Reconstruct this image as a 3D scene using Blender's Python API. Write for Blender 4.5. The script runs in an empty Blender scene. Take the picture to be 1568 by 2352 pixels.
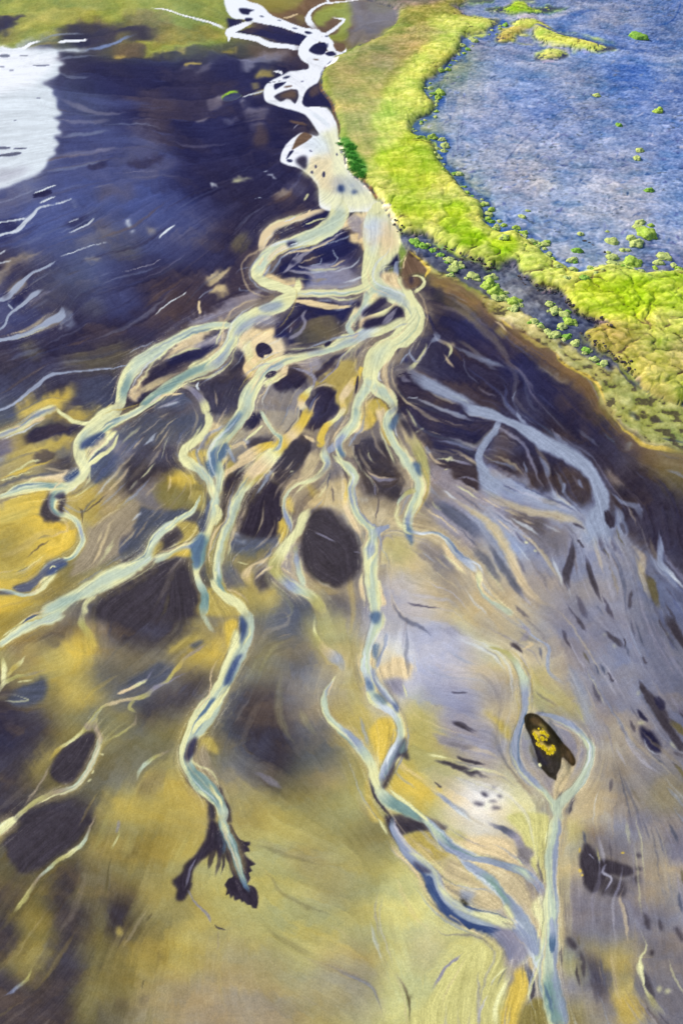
import bpy, bmesh, math, random
import numpy as np
from mathutils import Vector, noise as mnoise

# ---------------------------------------------------------------- camera, sky, sun, exposure
SC = bpy.context.scene
HCAM = 80.0                     # flying height, metres
PITCH = math.radians(51.0)      # view axis below the horizon
FOC = 1176.0/math.tan(math.radians(37.0))
cam_data = bpy.data.cameras.new('camera'); cam = bpy.data.objects.new('camera', cam_data)
SC.collection.objects.link(cam); SC.camera = cam
cam_data.sensor_fit = 'VERTICAL'; cam_data.sensor_height = 36.0
cam_data.lens = 18.0/math.tan(math.radians(37.0)); cam_data.clip_start = 1.0; cam_data.clip_end = 20000.0
cam.location = (0, 0, HCAM); cam.rotation_euler = (math.radians(90.0)-PITCH, 0, 0)
SC.render.resolution_x = 682; SC.render.resolution_y = 1024
SUN_ELEV, SUN_AZ = math.radians(34.0), math.radians(-62.0)   # azimuth from +Y, negative = to the left
world = bpy.data.worlds.new('World'); SC.world = world; world.use_nodes = True
wn = world.node_tree.nodes; wl = world.node_tree.links; wn.clear()
sky = wn.new('ShaderNodeTexSky'); sky.sky_type = 'NISHITA'; sky.sun_disc = False
sky.sun_elevation = SUN_ELEV; sky.sun_rotation = SUN_AZ; sky.air_density = 1.0; sky.dust_density = 2.5; sky.altitude = 100
bg = wn.new('ShaderNodeBackground'); bg.inputs['Strength'].default_value = 0.12
wo = wn.new('ShaderNodeOutputWorld'); wl.new(sky.outputs[0], bg.inputs[0]); wl.new(bg.outputs[0], wo.inputs[0])
sd_ = bpy.data.lights.new('sun', 'SUN'); sd_.energy = 2.7; sd_.angle = math.radians(6.0); sd_.color = (1.0, .95, .88)
sun = bpy.data.objects.new('sun', sd_); SC.collection.objects.link(sun)
_dir = Vector((math.sin(SUN_AZ)*math.cos(SUN_ELEV), math.cos(SUN_AZ)*math.cos(SUN_ELEV), math.sin(SUN_ELEV)))
sun.rotation_euler = (-_dir).to_track_quat('-Z', 'Y').to_euler()
SC.view_settings.view_transform = 'Standard'; SC.view_settings.look = 'None'
SC.view_settings.exposure = EXPO = 0.45; SC.view_settings.gamma = 1.0
LIT = np.array([1.20, 1.20, 1.20])      # what a white ground would render as; photograph values are divided by it

# ---------------------------------------------------------------- survey of the plain: P patch, E ellipses, S stream or streak; colours include sky glare and bank shade
DATA = '''
# ---- tile 00
P 00 E 3 1 . | -500,-110 1290,-150 1310,60 1300,115 1270,140 1285,165 1315,200 1300,240 1150,275 980,300 830,322 850,290 780,230 920,210 880,180 760,180 700,120 560,120 400,130 300,170 240,200 130,240 60,280 0,270 -1200,280 -1200,-250
P 00 r 12 .5 . | 720,80 960,100 1000,160 930,220 780,200 700,130
P 00 r 10 .35 . | 0,180 160,170 300,130 160,190 60,240 0,250
P 00 k 10 .5 . | 60,100 260,60 500,30 640,10 500,70 300,110 160,150
P 00 o 8 .6 . | 940,170 1150,150 1280,190 1150,250 960,260 880,290
P 00 N 4 .9 . | -100,120 120,115 160,130 100,150 40,190 -100,200
P 00 N 10 .85 . | 400,130 560,120 700,150 900,190 860,215 700,215 650,260 520,300 400,260 330,200
P 00 o 5 .7 . | 170,290 200,250 330,240 350,265 260,290
P 00 r 12 .5 . | 640,260 780,240 860,300 700,330 640,310
E 00 y 3 .8 . | 690,318,40,12,-5 1040,300,30,6,-5
S 00 q -- .5 .8 . | 470,300,16 620,260,18 740,210,12 800,195,4
S 00 W -- .2 1 w | 330,248,6 380,238,16 510,232,10
S 00 W -- .2 1 w | 0,270,10 60,288,14 130,280,22 180,250,16 215,237,8 250,230,4
S 00 s -- .5 .7 . | 240,225,8 330,200,14 440,190,8 500,200,5
S 00 W -- .1 1 w | 860,45,6 950,55,8 1050,85,9 1150,112,10 1250,142,14 1300,170,34
P 00 w 2 1 wz | -1250,285 60,285 150,295 230,290 350,284 520,290 450,302 330,302 345,330 300,345 375,370 330,395 350,425 310,445 240,475 280,500 310,520 300,540 330,570 330,620 362,650 308,680 350,705 330,740 362,768 312,790 345,830 310,860 325,885 280,910 260,970 180,1020 80,1060 0,1090 -600,1250 -1250,1300
P 00 W 14 .8 z | -200,300 300,310 330,370 240,450 100,520 -200,500
P 00 v 12 .5 o | -30,1000 60,970 170,955 160,985 90,1030 -20,1040
E 00 N 1.5 1 o | 30,325,32,8,0 140,323,24,3,0 240,378,50,4,0 15,385,14,3,0 70,405,16,2,0 225,562,12,3,0 90,692,9,2,0 20,850,45,7,0 120,855,40,5,-3 70,888,60,10,-8 -20,900,60,7,-10
P 00 b 40 .75 . | 330,450 480,600 900,800 1000,950 800,1176 300,1176 280,950 340,800
P 00 d 30 .5 . | 350,360 560,500 700,700 500,700 380,600
P 00 r 14 .35 . | 600,1080 780,1080 720,1150 560,1160
E 00 N 6 .7 . | 560,960,60,20,-15 840,940,110,25,-8
S 00 N -- .3 1 . | 190,1130,20 245,1115,44 300,1100,24
S 00 w -- .2 1 w | 195,1112,3 260,1085,9 325,1062,4
S 00 w -- .2 1 w | 230,1170,7 290,1140,9 325,1128,3
S 00 w -- .3 .9 w | 320,1176,7 370,1158,8 420,1142,3
E 00 y 2 .9 . | 1110,385,55,9,-8
E 00 v 6 .4 . | 1450,340,90,28,-20 1170,410,60,12,-20 1080,400,50,7,-8 1240,610,50,28,0 1470,690,70,13,-8 1480,740,45,14,-10 1330,690,50,12,-10
E 00 y 3 .8 . | 1520,430,60,20,-10 1500,540,45,16,-20 1470,495,22,8,-5 1320,295,45,12,-8
E 00 v 3 .8 . | 1400,600,12,20,10 1150,690,30,10,-30 1180,685,25,6,-50 1290,570,45,14,-25
E 00 L 2 1 m | 1335,560,56,22,-14
E 00 C 3 .8 . | 1355,1027,30,11,0 1400,1022,50,5,0
E 00 w 2 .8 . | 1530,990,14,4,0 1560,1012,20,4,0 1225,1048,18,8,0 1480,1137,22,3,0
S 00 v -- .3 1 . | 1390,560,5 1450,535,7 1510,520,6
P 00 v 6 .6 . | 1430,580 1440,620 1530,640 1550,670 1460,665 1400,660 1420,630
# ---- tile 10
P 10 r 4 .75 . | 230,-60 700,-60 640,40 600,60 570,100 520,90 440,105 350,80 320,40 250,20
P 10 E 6 .6 . | 250,-60 560,-60 540,30 400,60 300,30
P 10 E 2 1 . | 640,160 625,110 640,70 700,40 860,20 850,100 820,150 835,220 800,255 740,245 690,210 740,170 790,120 740,106 690,140
P 10 g 10 .9 . | 860,20 1110,20 1120,90 1000,210 860,275 825,260 835,160
P 10 o 4 .6 . | 520,100 570,90 580,140 530,130
S 10 P -- .4 .8 . | 450,105,6 500,95,14 545,78,4
P 10 N 2 1 . | 135,80 230,120 160,150 138,140
P 10 N 3 1 . | 165,180 220,160 320,120 420,150 540,190 600,220 560,270 400,255 340,230 200,205
P 10 r 8 .5 . | 200,170 320,125 350,150 280,170
P 10 E 3 .6 . | 930,30 1080,25 1070,60 980,70
S 10 W -- .06 1 w | 168,-80,110 172,0,104 200,45,110 290,72,100 370,112,54 470,145,42 560,178,50 640,200,66 690,250,60
S 10 W -- .1 1 w | 300,112,30 240,132,24 170,165,38 140,190,44 200,205,26 300,225,28 370,256,30 470,266,26 560,280,34
S 10 W -- .1 1 w | 145,190,24 138,215,16 137,245,8
S 10 W -- .1 1 w | 980,-14,3 880,-2,6 800,12,8 700,18,10 640,40,12 602,75,20 597,120,34 620,150,30 655,185,45
S 10 W -- .1 1 w | 700,0,12 715,20,8
S 10 W -- .1 1 w | 575,90,6 585,125,10 600,140,10
S 10 W -- .1 1 w | 725,100,5 760,104,8 797,115,12 765,145,14 715,180,16 680,208,26
S 10 W -- .1 1 w | 740,300,30 775,305,26 805,296,14 808,265,6
S 10 W -- .05 1 w | 640,200,90 600,250,80 580,300,84 640,335,90 720,340,100 760,320,40
S 10 W -- .06 1 w | 670,210,60 715,255,50 735,300,44
P 10 W 1 1 w | 590,330 740,330 715,370 690,400 662,450 642,485 590,515 566,565 570,610 620,620 700,622 740,670 755,700 762,790 800,870 818,920 825,980 900,1050 955,1090 970,1140 1020,1180 1060,1210 690,1210 655,1080 600,1010 540,965 440,935 447,870 490,810 555,765 580,768 640,785 657,772 615,705 565,655 430,615 350,580 345,500 390,460 450,430 520,408 590,400 600,380
P 10 C 12 .75 z | 660,780 740,740 765,800 820,920 830,1000 960,1100 1020,1190 700,1190 640,1060 560,980 600,940 640,900
P 10 P 12 .7 z | 640,900 720,860 740,1000 800,1040 760,1100 660,1080 600,960
P 10 w 12 .8 z | 600,870 720,900 700,800 640,790 560,830
P 10 s 12 .5 z | 740,1020 850,1020 930,1080 900,1110 760,1110
S 10 w -- .6 .6 z | 600,640,30 680,690,30 720,740,20
S 10 W -- .1 1 w | 390,405,8 430,415,10 445,425,10
S 10 w -- .2 .9 w | 215,562,4 270,540,8 345,520,6
P 10 N 1 1 on | 197,50 240,47 290,60 262,68 258,84 215,78
P 10 N 1 1 on | 235,104 280,105 270,120 240,125
P 10 N .8 1 on | 598,290 630,255 690,246 703,270 690,310 650,318 610,303
P 10 N .8 1 on | 575,180 612,185 605,198 580,195
P 10 r 1 1 on | 738,255 800,252 808,280 780,302 750,285
P 10 N 1 1 on | 690,310 730,295 755,315 715,325
P 10 N 1 1 on | 400,485 470,471 440,500 405,518
P 10 i 1 1 on | 400,562 420,542 500,515 535,520 540,560 520,600 495,578 470,572 440,588
P 10 r 3 .8 on | 430,555 500,522 530,535 520,570 460,565
P 10 N 1 1 on | 562,600 568,560 600,515 645,485 665,520 700,570 735,600 745,640 700,612 600,612
P 10 r 5 .6 on | 600,520 650,490 660,540 610,560
P 10 r 1 1 on | 502,860 530,800 572,763 620,785 600,805 560,832 520,855
P 10 N 1 1 on | 470,915 490,870 515,865 485,905
P 10 i 1.5 1 on | 522,925 560,898 588,903 584,975 550,958
E 10 N 2 .9 on | 685,1003,9,18,5 618,993,8,9,0 490,925,18,10,10
E 10 D 4 1 on | 785,1085,22,24,-20
E 10 D 4 .9 on | 862,1105,20,12,0
E 10 s 4 .8 o | 850,1068,14,6,0
S 10 W -- .1 1 ow | 595,620,14 640,618,12 700,628,10
E 10 W 1 1 ow | 800,905,8,8,0
E 10 N 1 .9 o | 806,930,4,22,-8
S 10 r -- .4 .9 o | 655,455,10 668,520,16 725,590,14 745,660,18 768,740,14 766,795,8
S 10 r -- .4 .9 o | 905,1040,8 960,1100,14 985,1150,12
P 10 v 5 .6 . | 200,380 280,320 380,290 500,290 440,330 330,370 240,400
P 10 r 6 .5 . | 250,260 400,270 530,300 520,320 300,310
S 10 r -- .5 .8 . | 480,690,14 540,710,20 600,720,10
S 10 v -- .3 .8 . | 510,748,5 525,725,8 548,718,5
P 10 r 6 .6 . | 390,1120 440,1095 520,1110 510,1160 420,1176
P 10 P 8 .5 . | 395,1120 440,1097 515,1110 470,1130
P 10 v 10 .35 . | 480,1060 580,1060 560,1120 500,1110
S 10 C -- .4 .8 . | 568,1158,14 585,1125,14 592,1110,4
P 10 r 8 .5 . | 300,740 370,780 360,840 290,840
# ---- tile 20
P 20 q 12 1 . | 520,0 1568,0 1568,400 1500,450 1300,380 900,360 500,300 330,250 520,150 440,90 320,60
P 20 Q 40 .6 . | 780,90 1000,120 1300,60 1568,60 1568,250 1300,260 1100,230 900,180
S 20 Q -- .5 .6 . | 760,140,20 900,190,30 1050,240,24 1250,285,20 1450,300,20
S 20 Q -- .6 .5 . | 900,110,60 1000,60,20 1100,50,10
S 20 l -- .6 .6 . | 330,90,20 560,105,30 800,95,26 920,60,30 1060,20,20
P 20 v 14 .5 . | 340,240 480,200 470,260 600,290 620,330 500,330 360,330
P 20 v 10 .5 . | 620,210 700,200 880,270 840,300 700,280
P 20 l 30 .4 . | 100,700 350,450 600,550 700,800 900,1100 1200,900 1400,1000 1300,1176 450,1176 250,950
S 20 Q -- .3 .8 . | 1558,0,8 1530,90,9 1490,128,8 1400,148,4
S 20 Q -- .7 .4 . | 1320,720,4 1420,712,8 1568,715,8
S 20 b -- .4 .4 . | 325,540,6 310,660,5 290,760,6
S 20 b -- .4 .4 . | 280,730,6 275,880,8
S 20 b -- .4 .4 . | 720,730,6 620,830,5 560,910,7 540,960,7
P 20 l 20 .5 . | 860,140 1000,100 1200,90 1400,130 1250,170 1000,190 
P 20 e 2 1 m | 490,235 520,190 600,170 575,140 620,120 740,122 850,190 960,220 1100,258 1195,283 1050,305 900,280 760,250 700,205 740,168 690,185 620,200 600,250 520,250
P 20 y 5 .7 . | 492,235 520,192 640,165 690,180 610,200 580,240 520,248
S 20 Q -- .4 .8 o | 690,168,10 730,160,14 790,180,14 900,212,14 1000,238,14 1100,256,10
P 20 e 2 1 m | 715,348 770,300 820,290 905,310 905,328 840,352
P 20 l 8 .5 o | 780,315 850,312 840,325 790,330
E 20 k 4 .7 . | 265,382,26,20,0 660,255,50,16,0
P 20 L 2 1 m | 435,55 560,38 600,10 660,15 680,50 770,45 790,30 830,45 915,38 830,62 720,90 600,88 480,75
P 20 L 3 .9 m | 330,0 480,-5 470,14 360,16
P 20 e 3 .9 m | 620,-5 720,0 700,10 640,8
# moss bank, D coords in tile DD
P DD Q 5 .75 . | 1148,48 1165,55 1145,80 1090,100 1075,112 1068,140 1040,160 1010,184 990,200 985,212 1020,222 1015,245 985,280 970,300 1035,318 1030,370 1055,400 1095,440 1130,462 1128,490 1150,520 1190,524 1230,550 1270,585 1330,615 1340,640 1280,640 1180,590 1100,540 1090,490 1000,410 970,340 930,300 980,250 970,190 1040,130 1060,84 1130,60
P DD E 3 1 m | 800,-20 1060,-20 1065,8 1030,15 1060,28 1060,36 1100,44 1148,48 1140,60 1116,76 1060,86 1058,100 1057,124 1036,140 1016,160 996,180 973,192 976,216 1000,240 988,264 948,280 941,304 996,332 1001,360 1013,380 1040,408 1072,448 1112,470 1104,476 1112,498 1104,518 1140,530 1152,546 1180,526 1200,550 1236,566 1244,586 1268,598 1300,618 1316,630 1340,630 1368,618 1404,610 1440,618 1472,630 1496,630 1620,622 1800,640 2100,660 2100,1150 1700,985 1568,934 1512,914 1472,894 1460,870 1432,850 1412,822 1364,802 1340,774 1330,760 1404,758 1360,742 1324,726 1300,702 1292,678 1236,666 1220,646 1188,630 1176,606 1140,614 1116,618 1104,598 1060,590 1028,566 996,558 980,538 940,542 918,534 910,520 894,498 878,470 856,444 832,420 800,392 778,320 782,304 774,276 766,240 742,216 736,180 746,156 766,136 790,120 818,108 870,88 914,48 905,20
P DD e 24 .9 i | 800,250 900,200 1010,200 1100,430 1240,560 1500,620 1700,640 1700,760 1420,760 1200,640 900,560 840,420 790,330
P DD g 8 .8 . | 800,-30 920,-30 1040,-10 1000,12 925,26 900,46 860,70 838,80
P DD v 5 .7 . | 850,135 880,130 905,145 900,165 860,160
P DD k 12 .8 i | 790,125 880,95 1000,60 1060,70 1000,110 930,150 880,200 870,300 850,380 800,330 760,200 750,160
P DD r 12 .2 . | 870,110 950,90 960,120 900,150 800,180 790,160
P DD e 10 .95 i | 1000,90 1060,75 1050,120 1000,160 970,195 975,240 985,262 940,285 930,300 860,310 850,280 880,240 900,200 940,150
P DD e 8 .9 i | 990,50 1140,50 1110,76 1050,84 1000,76
P DD h 12 .5 i | 950,310 990,350 1010,390 980,450 930,450 880,400 860,370 900,340
P DD h 10 .5 i | 890,470 960,460 1010,480 1000,510 930,510
P DD h 9 .6 i | 1010,520 1060,510 1080,540 1040,555
P DD h 8 .8 i | 1060,545 1100,548 1115,570 1080,580 1050,565
P DD h 8 .8 i | 1120,570 1180,560 1180,590 1140,605
P DD h 8 .7 i | 1020,480 1060,475 1070,500 1030,510
P DD h 14 .75 i | 1330,650 1400,640 1480,650 1510,700 1480,740 1420,750 1360,730 1320,700
P DD h 14 .5 i | 1500,650 1580,640 1580,720 1520,730
P DD e 10 .6 i | 1180,600 1300,620 1420,620 1500,640 1440,650 1330,650 1280,660 1200,640
P DD e 16 .5 i | 1500,760 1580,720 1700,700 1700,900 2100,1060 1568,920 1480,880 1430,820
P DD y 14 .3 . | 1340,765 1420,760 1480,830 1500,880 1440,830 1380,810
P DD k 14 .6 i | 1520,800 1600,780 1600,860 1540,850
E DD u 3 1 m | 792,334,18,9,20 800,348,18,14,20 808,366,18,14,20 822,386,22,16,20 832,398,14,8,30
# blue gravel wash between moss and yellow strip
P DD d 4 1 u | 918,540 980,540 1010,565 1060,592 1105,600 1118,620 1178,610 1190,632 1220,648 1235,668 1290,680 1300,702 1322,726 1360,742 1400,758 1335,764 1362,802 1412,824 1432,852 1460,872 1470,896 1430,880 1380,840 1300,790 1240,760 1180,700 1120,680 1060,640 1000,610 950,590 925,570
P DD s 10 .5 . | 1110,640 1180,630 1220,680 1260,740 1240,750 1180,690
P DD G 8 .5 . | 925,560 990,600 1060,650 1120,690 1100,690 1000,630 930,580
# pale strip with orange edge
P DD k 4 1 g | 921,562 990,610 1060,648 1100,675 1180,700 1230,740 1290,775 1340,810 1400,840 1450,880 1500,905 1580,940 2100,1150 2100,1220 1568,1032 1530,1035 1490,1028 1460,1010 1420,970 1390,930 1375,885 1340,858 1290,832 1260,796 1235,790 1190,760 1150,735 1115,710 1092,670 1036,642 988,626 965,606 940,576
P DD e 10 .5 i | 1220,735 1300,780 1400,840 1440,880 1400,880 1340,840 1260,790
P DD E 8 .6 . | 1380,880 1440,880 1568,940 1568,1010 1480,1010 1420,960
S DD Y -- .5 .9 . | 944,568,3 960,590,5 975,610,12 985,628,10
S DD Y -- .6 .7 . | 1148,732,4 1160,742,5 1180,755,4
S DD y -- .6 .8 . | 1190,762,8 1235,792,10 1262,800,6
S DD Y -- .5 .95 . | 1258,795,8 1280,818,8 1290,832,8 1320,850,5 1345,862,8 1375,884,8 1384,905,6 1395,940,4
S DD Y -- .6 .8 . | 1400,950,5 1430,985,6 1460,1008,10 1485,1025,12 1530,1032,12 1568,1038,14
P DD r 14 .8 . | 985,640 1040,650 1100,690 1130,720 1180,760 1250,800 1300,850 1370,910 1390,950 1360,940 1280,870 1200,800 1120,750 1040,690
P DD c 5 .6 . | 1240,835 1260,850 1290,870 1300,885 1270,872 1245,855
E DD y 4 .7 . | 1150,762,14,8,0 1010,655,22,7,10
E DD s 4 .8 . | 1076,740,20,7,5
S DD s -- .7 .5 . | 1035,795,6 1100,822,10 1165,845,6
S DD G -- .8 .4 . | 990,700,10 1060,720,16 1140,790,20 1180,850,12
P DD c 6 .8 . | 1020,660 1050,662 1060,672 1030,670
P DD r 14 .75 . | 960,600 1000,632 1060,665 1110,700 1150,730 1200,765 1260,805 1310,845 1360,880 1390,930 1420,975 1470,1020 1600,1060 1600,1120 1440,1040 1380,980 1320,890 1250,830 1180,780 1100,730 1020,670 950,620
P DD n 18 .8 . | 960,640 1040,690 1120,750 1200,810 1290,870 1350,930 1390,1000 1450,1080 1568,1130 1568,1180 1400,1100 1300,980 1200,900 1100,820 980,740 950,680
P DD W 40 .55 . | 880,1420 980,1400 1060,1500 1060,1650 980,1640 900,1560
P DD W 30 .4 . | 1040,1800 1140,1830 1160,1900 1080,1940 1020,1880
P DD c 60 .45 . | 500,760 900,780 960,1000 940,1250 600,1300 480,1150 460,900
# ---- tile 01
S 01 w -- .5 .85 w | 340,-2,5 230,20,12 190,60,18 140,100,22 100,145,24 50,160,14 0,170,14 -60,180,14
S 01 w -- .3 1 w | 155,75,10 80,90,7 0,100,7 -40,104,7
P 01 N 8 .8 . | -50,110 90,95 130,90 90,135 0,155 -50,150
P 01 N 8 .8 . | -50,185 80,175 60,200 0,225 -50,240
P 01 b 14 .7 . | 100,200 200,170 400,150 560,170 400,210 160,230 60,280 60,220
P 01 b 24 .6 . | 560,80 700,20 860,-20 900,60 700,120 500,160
S 01 w -- .5 .8 w | -30,295,10 0,285,10 35,262,8
S 01 w -- .5 .8 w | -30,345,9 0,335,9 70,325,6
S 01 w -- .5 .85 w | 545,75,12 510,115,13 450,140,9 385,167,5
S 01 w -- .5 .8 w | 390,105,4 460,78,8
P 01 N 8 .7 . | 390,120 440,90 520,85 500,115 420,145
P 01 r 14 .4 . | 560,130 640,90 640,120 570,160
S 01 w -- .3 .9 . | 345,298,5 450,265,6 550,235,5 620,215,3
S 01 w -- .3 1 . | 910,200,6 950,155,18 985,130,12 1010,112,3
E 01 w 2.5 1 . | 742,110,16,9,-40 775,170,14,8,-15 433,4,8,4,0
P 01 o 14 .3 . | 640,280 760,245 830,260 760,300 660,310
E 01 c 5 .45 . | 870,150,26,14,0 540,327,50,12,0
S 01 s -- .3 .95 w | 335,320,7 280,350,12 190,390,16 140,430,26 90,480,34 50,520,26 0,545,18 -50,560,18
E 01 n 3 .8 o | 40,520,26,8,-40
S 01 s -- .35 .95 w | 260,490,14 200,515,28 160,550,22 90,600,14 50,640,16 35,690,16 0,722,12 -40,740,12
S 01 s -- .3 1 w | 40,565,8 60,585,12 80,602,12
P 01 N 5 .8 . | 70,560 90,510 150,490 190,500 130,560 90,590
S 01 s -- .35 1 w | 355,575,14 350,630,46 300,660,44 240,695,30 170,735,26 80,765,22 0,778,20 -50,785,20
E 01 s 8 .5 . | 380,650,50,60,0
E 01 w 3 .8 . | 360,718,16,7,-30
S 01 w -- .3 1 . | 888,634,6 950,580,9 1000,545,8 1040,525,5 1060,510,10 1070,500,5
S 01 v -- .4 .8 . | 700,387,3 800,360,5 860,345,6 930,310,3
P 01 c 4 .85 . | 1190,460 1225,405 1290,382 1335,368 1310,410 1262,450 1220,470
P 01 c 4 .9 . | 1225,535 1260,478 1300,468 1312,510 1270,530
P 01 o 10 .5 . | 1350,220 1400,180 1450,185 1420,260 1360,280
P 01 c 10 .6 . | -60,420 0,400 60,330 160,290 250,285 200,320 100,350 40,420 0,480 -60,520
P 01 o 16 .4 . | 130,840 200,810 260,860 180,890
P 01 o 20 .35 . | 480,580 600,550 560,620 480,610
P 01 b 20 .3 . | 700,480 820,500 760,600 640,620
P 01 r 30 .25 . | 940,450 1100,400 1160,460 1100,660 1200,640 980,740 800,700
S 01 s -- .35 .9 w | 800,905,4 750,920,6 650,935,7 560,945,7 400,965,12 290,980,24 210,1040,22 150,1090,18 70,1150,14 0,1180,12 -50,1200,12
P 01 Y 10 .95 . | 90,1210 120,1140 200,1110 330,1060 440,1050 400,1120 300,1180
P 01 o 24 .6 . | 380,910 500,860 740,830 800,860 600,940 420,950
P 01 v 6 .85 . | 1480,490 1500,510 1430,580 1300,650 1180,700 1080,700 1150,640 1260,590 1370,540
S 01 P -- .3 1 . | 1148,550,10 1145,600,18 1152,630,8
S 01 s -- .3 .6 . | 1140,545,6 1180,510,8 1230,485,5
S 01 s -- .4 .7 . | 1375,475,5 1378,495,8 1440,490,6
S 01 s -- .5 .5 . | 1350,410,4 1370,375,6 1440,355,6
P 01 P 4 .9 . | 1020,810 1090,745 1200,705 1280,655 1290,670 1180,740 1180,780 1300,740 1290,780 1160,800 1160,830 1060,830 940,880 1000,830
S 01 v -- .5 .8 . | 1300,755,50 1200,790,50 1100,830,40
S 01 t CC .25 1 w | 1350,690,50 1230,695,50 1130,712,50 1050,750,52 960,805,60 880,855,70 800,905,80 750,955,74,t 720,1010,70,T 700,1080,64,T 690,1140,60,C 650,1180,60,C
S 01 C -- .4 .9 . | 1165,828,10 1100,828,12 1040,845,10 960,880,12
P 01 N 3 .9 o | 960,905 1010,870 1100,840 1240,800 1262,812 1190,860 1150,890 1060,900 980,925
S 01 P -- .4 .9 . | 1290,790,40 1230,860,60 1130,915,50,C 1080,955,30,C
P 01 P 3 .95 . | 740,1110 760,1050 800,980 870,940 930,890 840,970 815,1040 775,1110
S 01 G -- .5 .9 . | 1060,960,20 960,990,30 880,1030,40,c 780,1090,40,c
S 01 t CC .2 1 w | 1345,690,60 1322,780,64,t 1290,850,80,T 1200,920,70 1130,955,60 1040,1000,60 950,1060,64,T 880,1110,60 820,1160,54 800,1200,50,C
S 01 s -- .5 .9 . | 1300,820,30 1270,880,40 1220,910,20
P 01 N 5 1 . | 770,1110 800,1070 900,1040 960,1030 900,1075 830,1110
P 01 i 5 1 . | 1050,1030 1150,960 1250,900 1330,850 1390,840 1430,920 1440,980 1410,1060 1390,1100 1340,1200 1200,1200 1170,1080 1120,1040
P 01 d 8 .9 . | 880,1140 960,1095 1050,1090 1110,1120 1040,1160 900,1200
P 01 d 16 .6 . | 520,1000 650,960 670,1080 640,1176 500,1176 440,1060
S 01 c -- .4 .9 . | 1040,1040,20 1100,1060,30,v 1150,1110,36,v 1175,1150,50,C 1190,1200,50,C
S 01 P -- .4 .9 . | 850,1150,10 900,1110,14 980,1088,14 1060,1090,10
S 01 w -- .3 .9 . | 1147,1010,6 1130,1040,14 1150,1070,14
S 01 v -- .5 .6 . | 1050,1095,10 980,1140,14 900,1180,14
# ---- tile 11
P 11 N 6 1 . | 380,340 450,260 620,220 760,140 830,190 900,230 920,330 915,430 850,480 640,490 560,480 430,410
P 11 l 7 .75 . | 600,370 650,350 780,350 860,400 900,460 800,480 640,492 560,485 610,430
P 11 v 20 .5 . | 760,350 860,330 900,400 880,460 760,440
P 11 r 8 .4 . | 580,290 640,280 650,340 590,350
P 11 P 3 1 . | 768,132 850,80 930,30 975,15 960,100 960,200 930,280 905,245 880,215 830,200 828,170 870,150
P 11 v 5 .8 . | 850,90 900,70 920,130 900,200 880,170 850,150 830,130
P 11 P 3 1 . | 330,390 350,370 380,395 400,415 480,435 560,432 560,490 480,480 350,440
P 11 N 3 1 . | 395,680 430,620 520,570 600,570 700,592 850,597 850,640 812,690 825,730 700,790 560,825 450,790 400,760
P 11 o 14 .55 . | 620,700 700,680 800,690 780,740 640,800 520,820 560,760
P 11 r 6 .5 . | 490,700 510,680 540,700 500,750
P 11 P 3 1 . | 150,790 200,740 280,725 390,695 400,770 450,792 462,850 400,905 310,965 250,1000 240,900 215,840 180,820
P 11 C 4 .7 . | 215,830 260,780 280,840 300,890 280,930 240,880
P 11 g 5 .8 . | 300,1176 330,1050 460,1000 600,1020 620,1100 570,1176
P 11 y 5 .8 . | 620,1040 700,980 820,890 880,880 880,960 850,1100 830,1200 770,1200 760,1090 700,1050
P 11 g 8 .8 . | 600,900 700,860 900,810 960,800 900,880 780,900 700,980 640,1010
P 11 n 4 .9 . | 640,940 700,880 780,850 830,830 800,870 720,960 640,1010
P 11 v 4 .8 . | 480,920 560,890 650,880 660,920 600,960 520,940
P 11 n 5 1 . | 400,1030 470,960 530,945 590,990 580,1040 490,1075 420,1070
P 11 n 3 1 . | 620,1200 630,1090 680,1055 740,1065 770,1110 770,1200
P 11 n 4 1 . | 940,1200 960,1100 1010,1110 1050,1200
P 11 y 4 1 . | 900,1200 950,1120 1030,1120 1060,1200
S 11 v -- .35 .9 . | 825,150,8 770,165,8 720,200,10 620,250,20 550,300,30 500,350,22 440,410,12
S 11 s -- .35 .9 . | 835,175,8 740,210,7 660,235,10 600,255,6
S 11 v -- .35 .8 . | 545,265,6 530,290,10 500,330,14 470,380,8
S 11 s -- .4 .8 . | 730,250,7 745,290,8 762,305,8 740,335,6 700,345,5
S 11 s -- .4 .8 . | 670,300,7 660,340,6 600,350,10
S 11 v -- .4 .9 . | 480,380,14 560,385,16 620,410,20 640,450,20
S 11 v -- .4 .9 . | 530,340,10 560,360,12 620,370,20
E 11 i 3 .9 . | 530,410,52,18,8
S 11 C -- .3 1 . | 535,430,20 535,470,40 520,500,40
S 11 P -- .4 .9 . | 880,210,12 850,190,26 835,165,12
S 11 P -- .3 1 w | 700,30,26 600,62,36 500,92,42 400,132,56 350,180,56 332,230,50 320,290,40
S 11 t CC .22 1 w | 760,-10,140 775,40,120,t 740,100,100 680,150,84 600,190,86 500,222,74 420,250,74 355,300,84 315,350,84 298,400,70,C 340,445,60,C 430,472,50 500,505,56,C 470,548,72,C 400,588,90,t 300,632,92,C 200,690,100,t 168,740,76,C 150,800,70,t 90,885,64,s 0,950,56,C
P 11 s 5 .7 z | 315,590 370,560 440,560 450,580 380,615 320,615
P 11 s 6 .7 z | 160,740 200,690 300,640 380,640 400,660 300,690 200,750
P 11 v 6 .6 z | 290,670 340,645 430,640 400,690 310,710
S 11 P -- .4 .8 z | 340,300,14 310,350,14
P 11 P 3 .9 z | 375,290 440,240 480,235 490,260 420,285 385,320 360,330
S 11 s -- .5 .7 z | 380,340,14 345,400,18 330,420,14
S 11 w -- .6 .8 z | 360,250,20 430,220,20 540,200,14
S 11 C -- .25 1 w | 1010,-5,40 985,20,56
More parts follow.
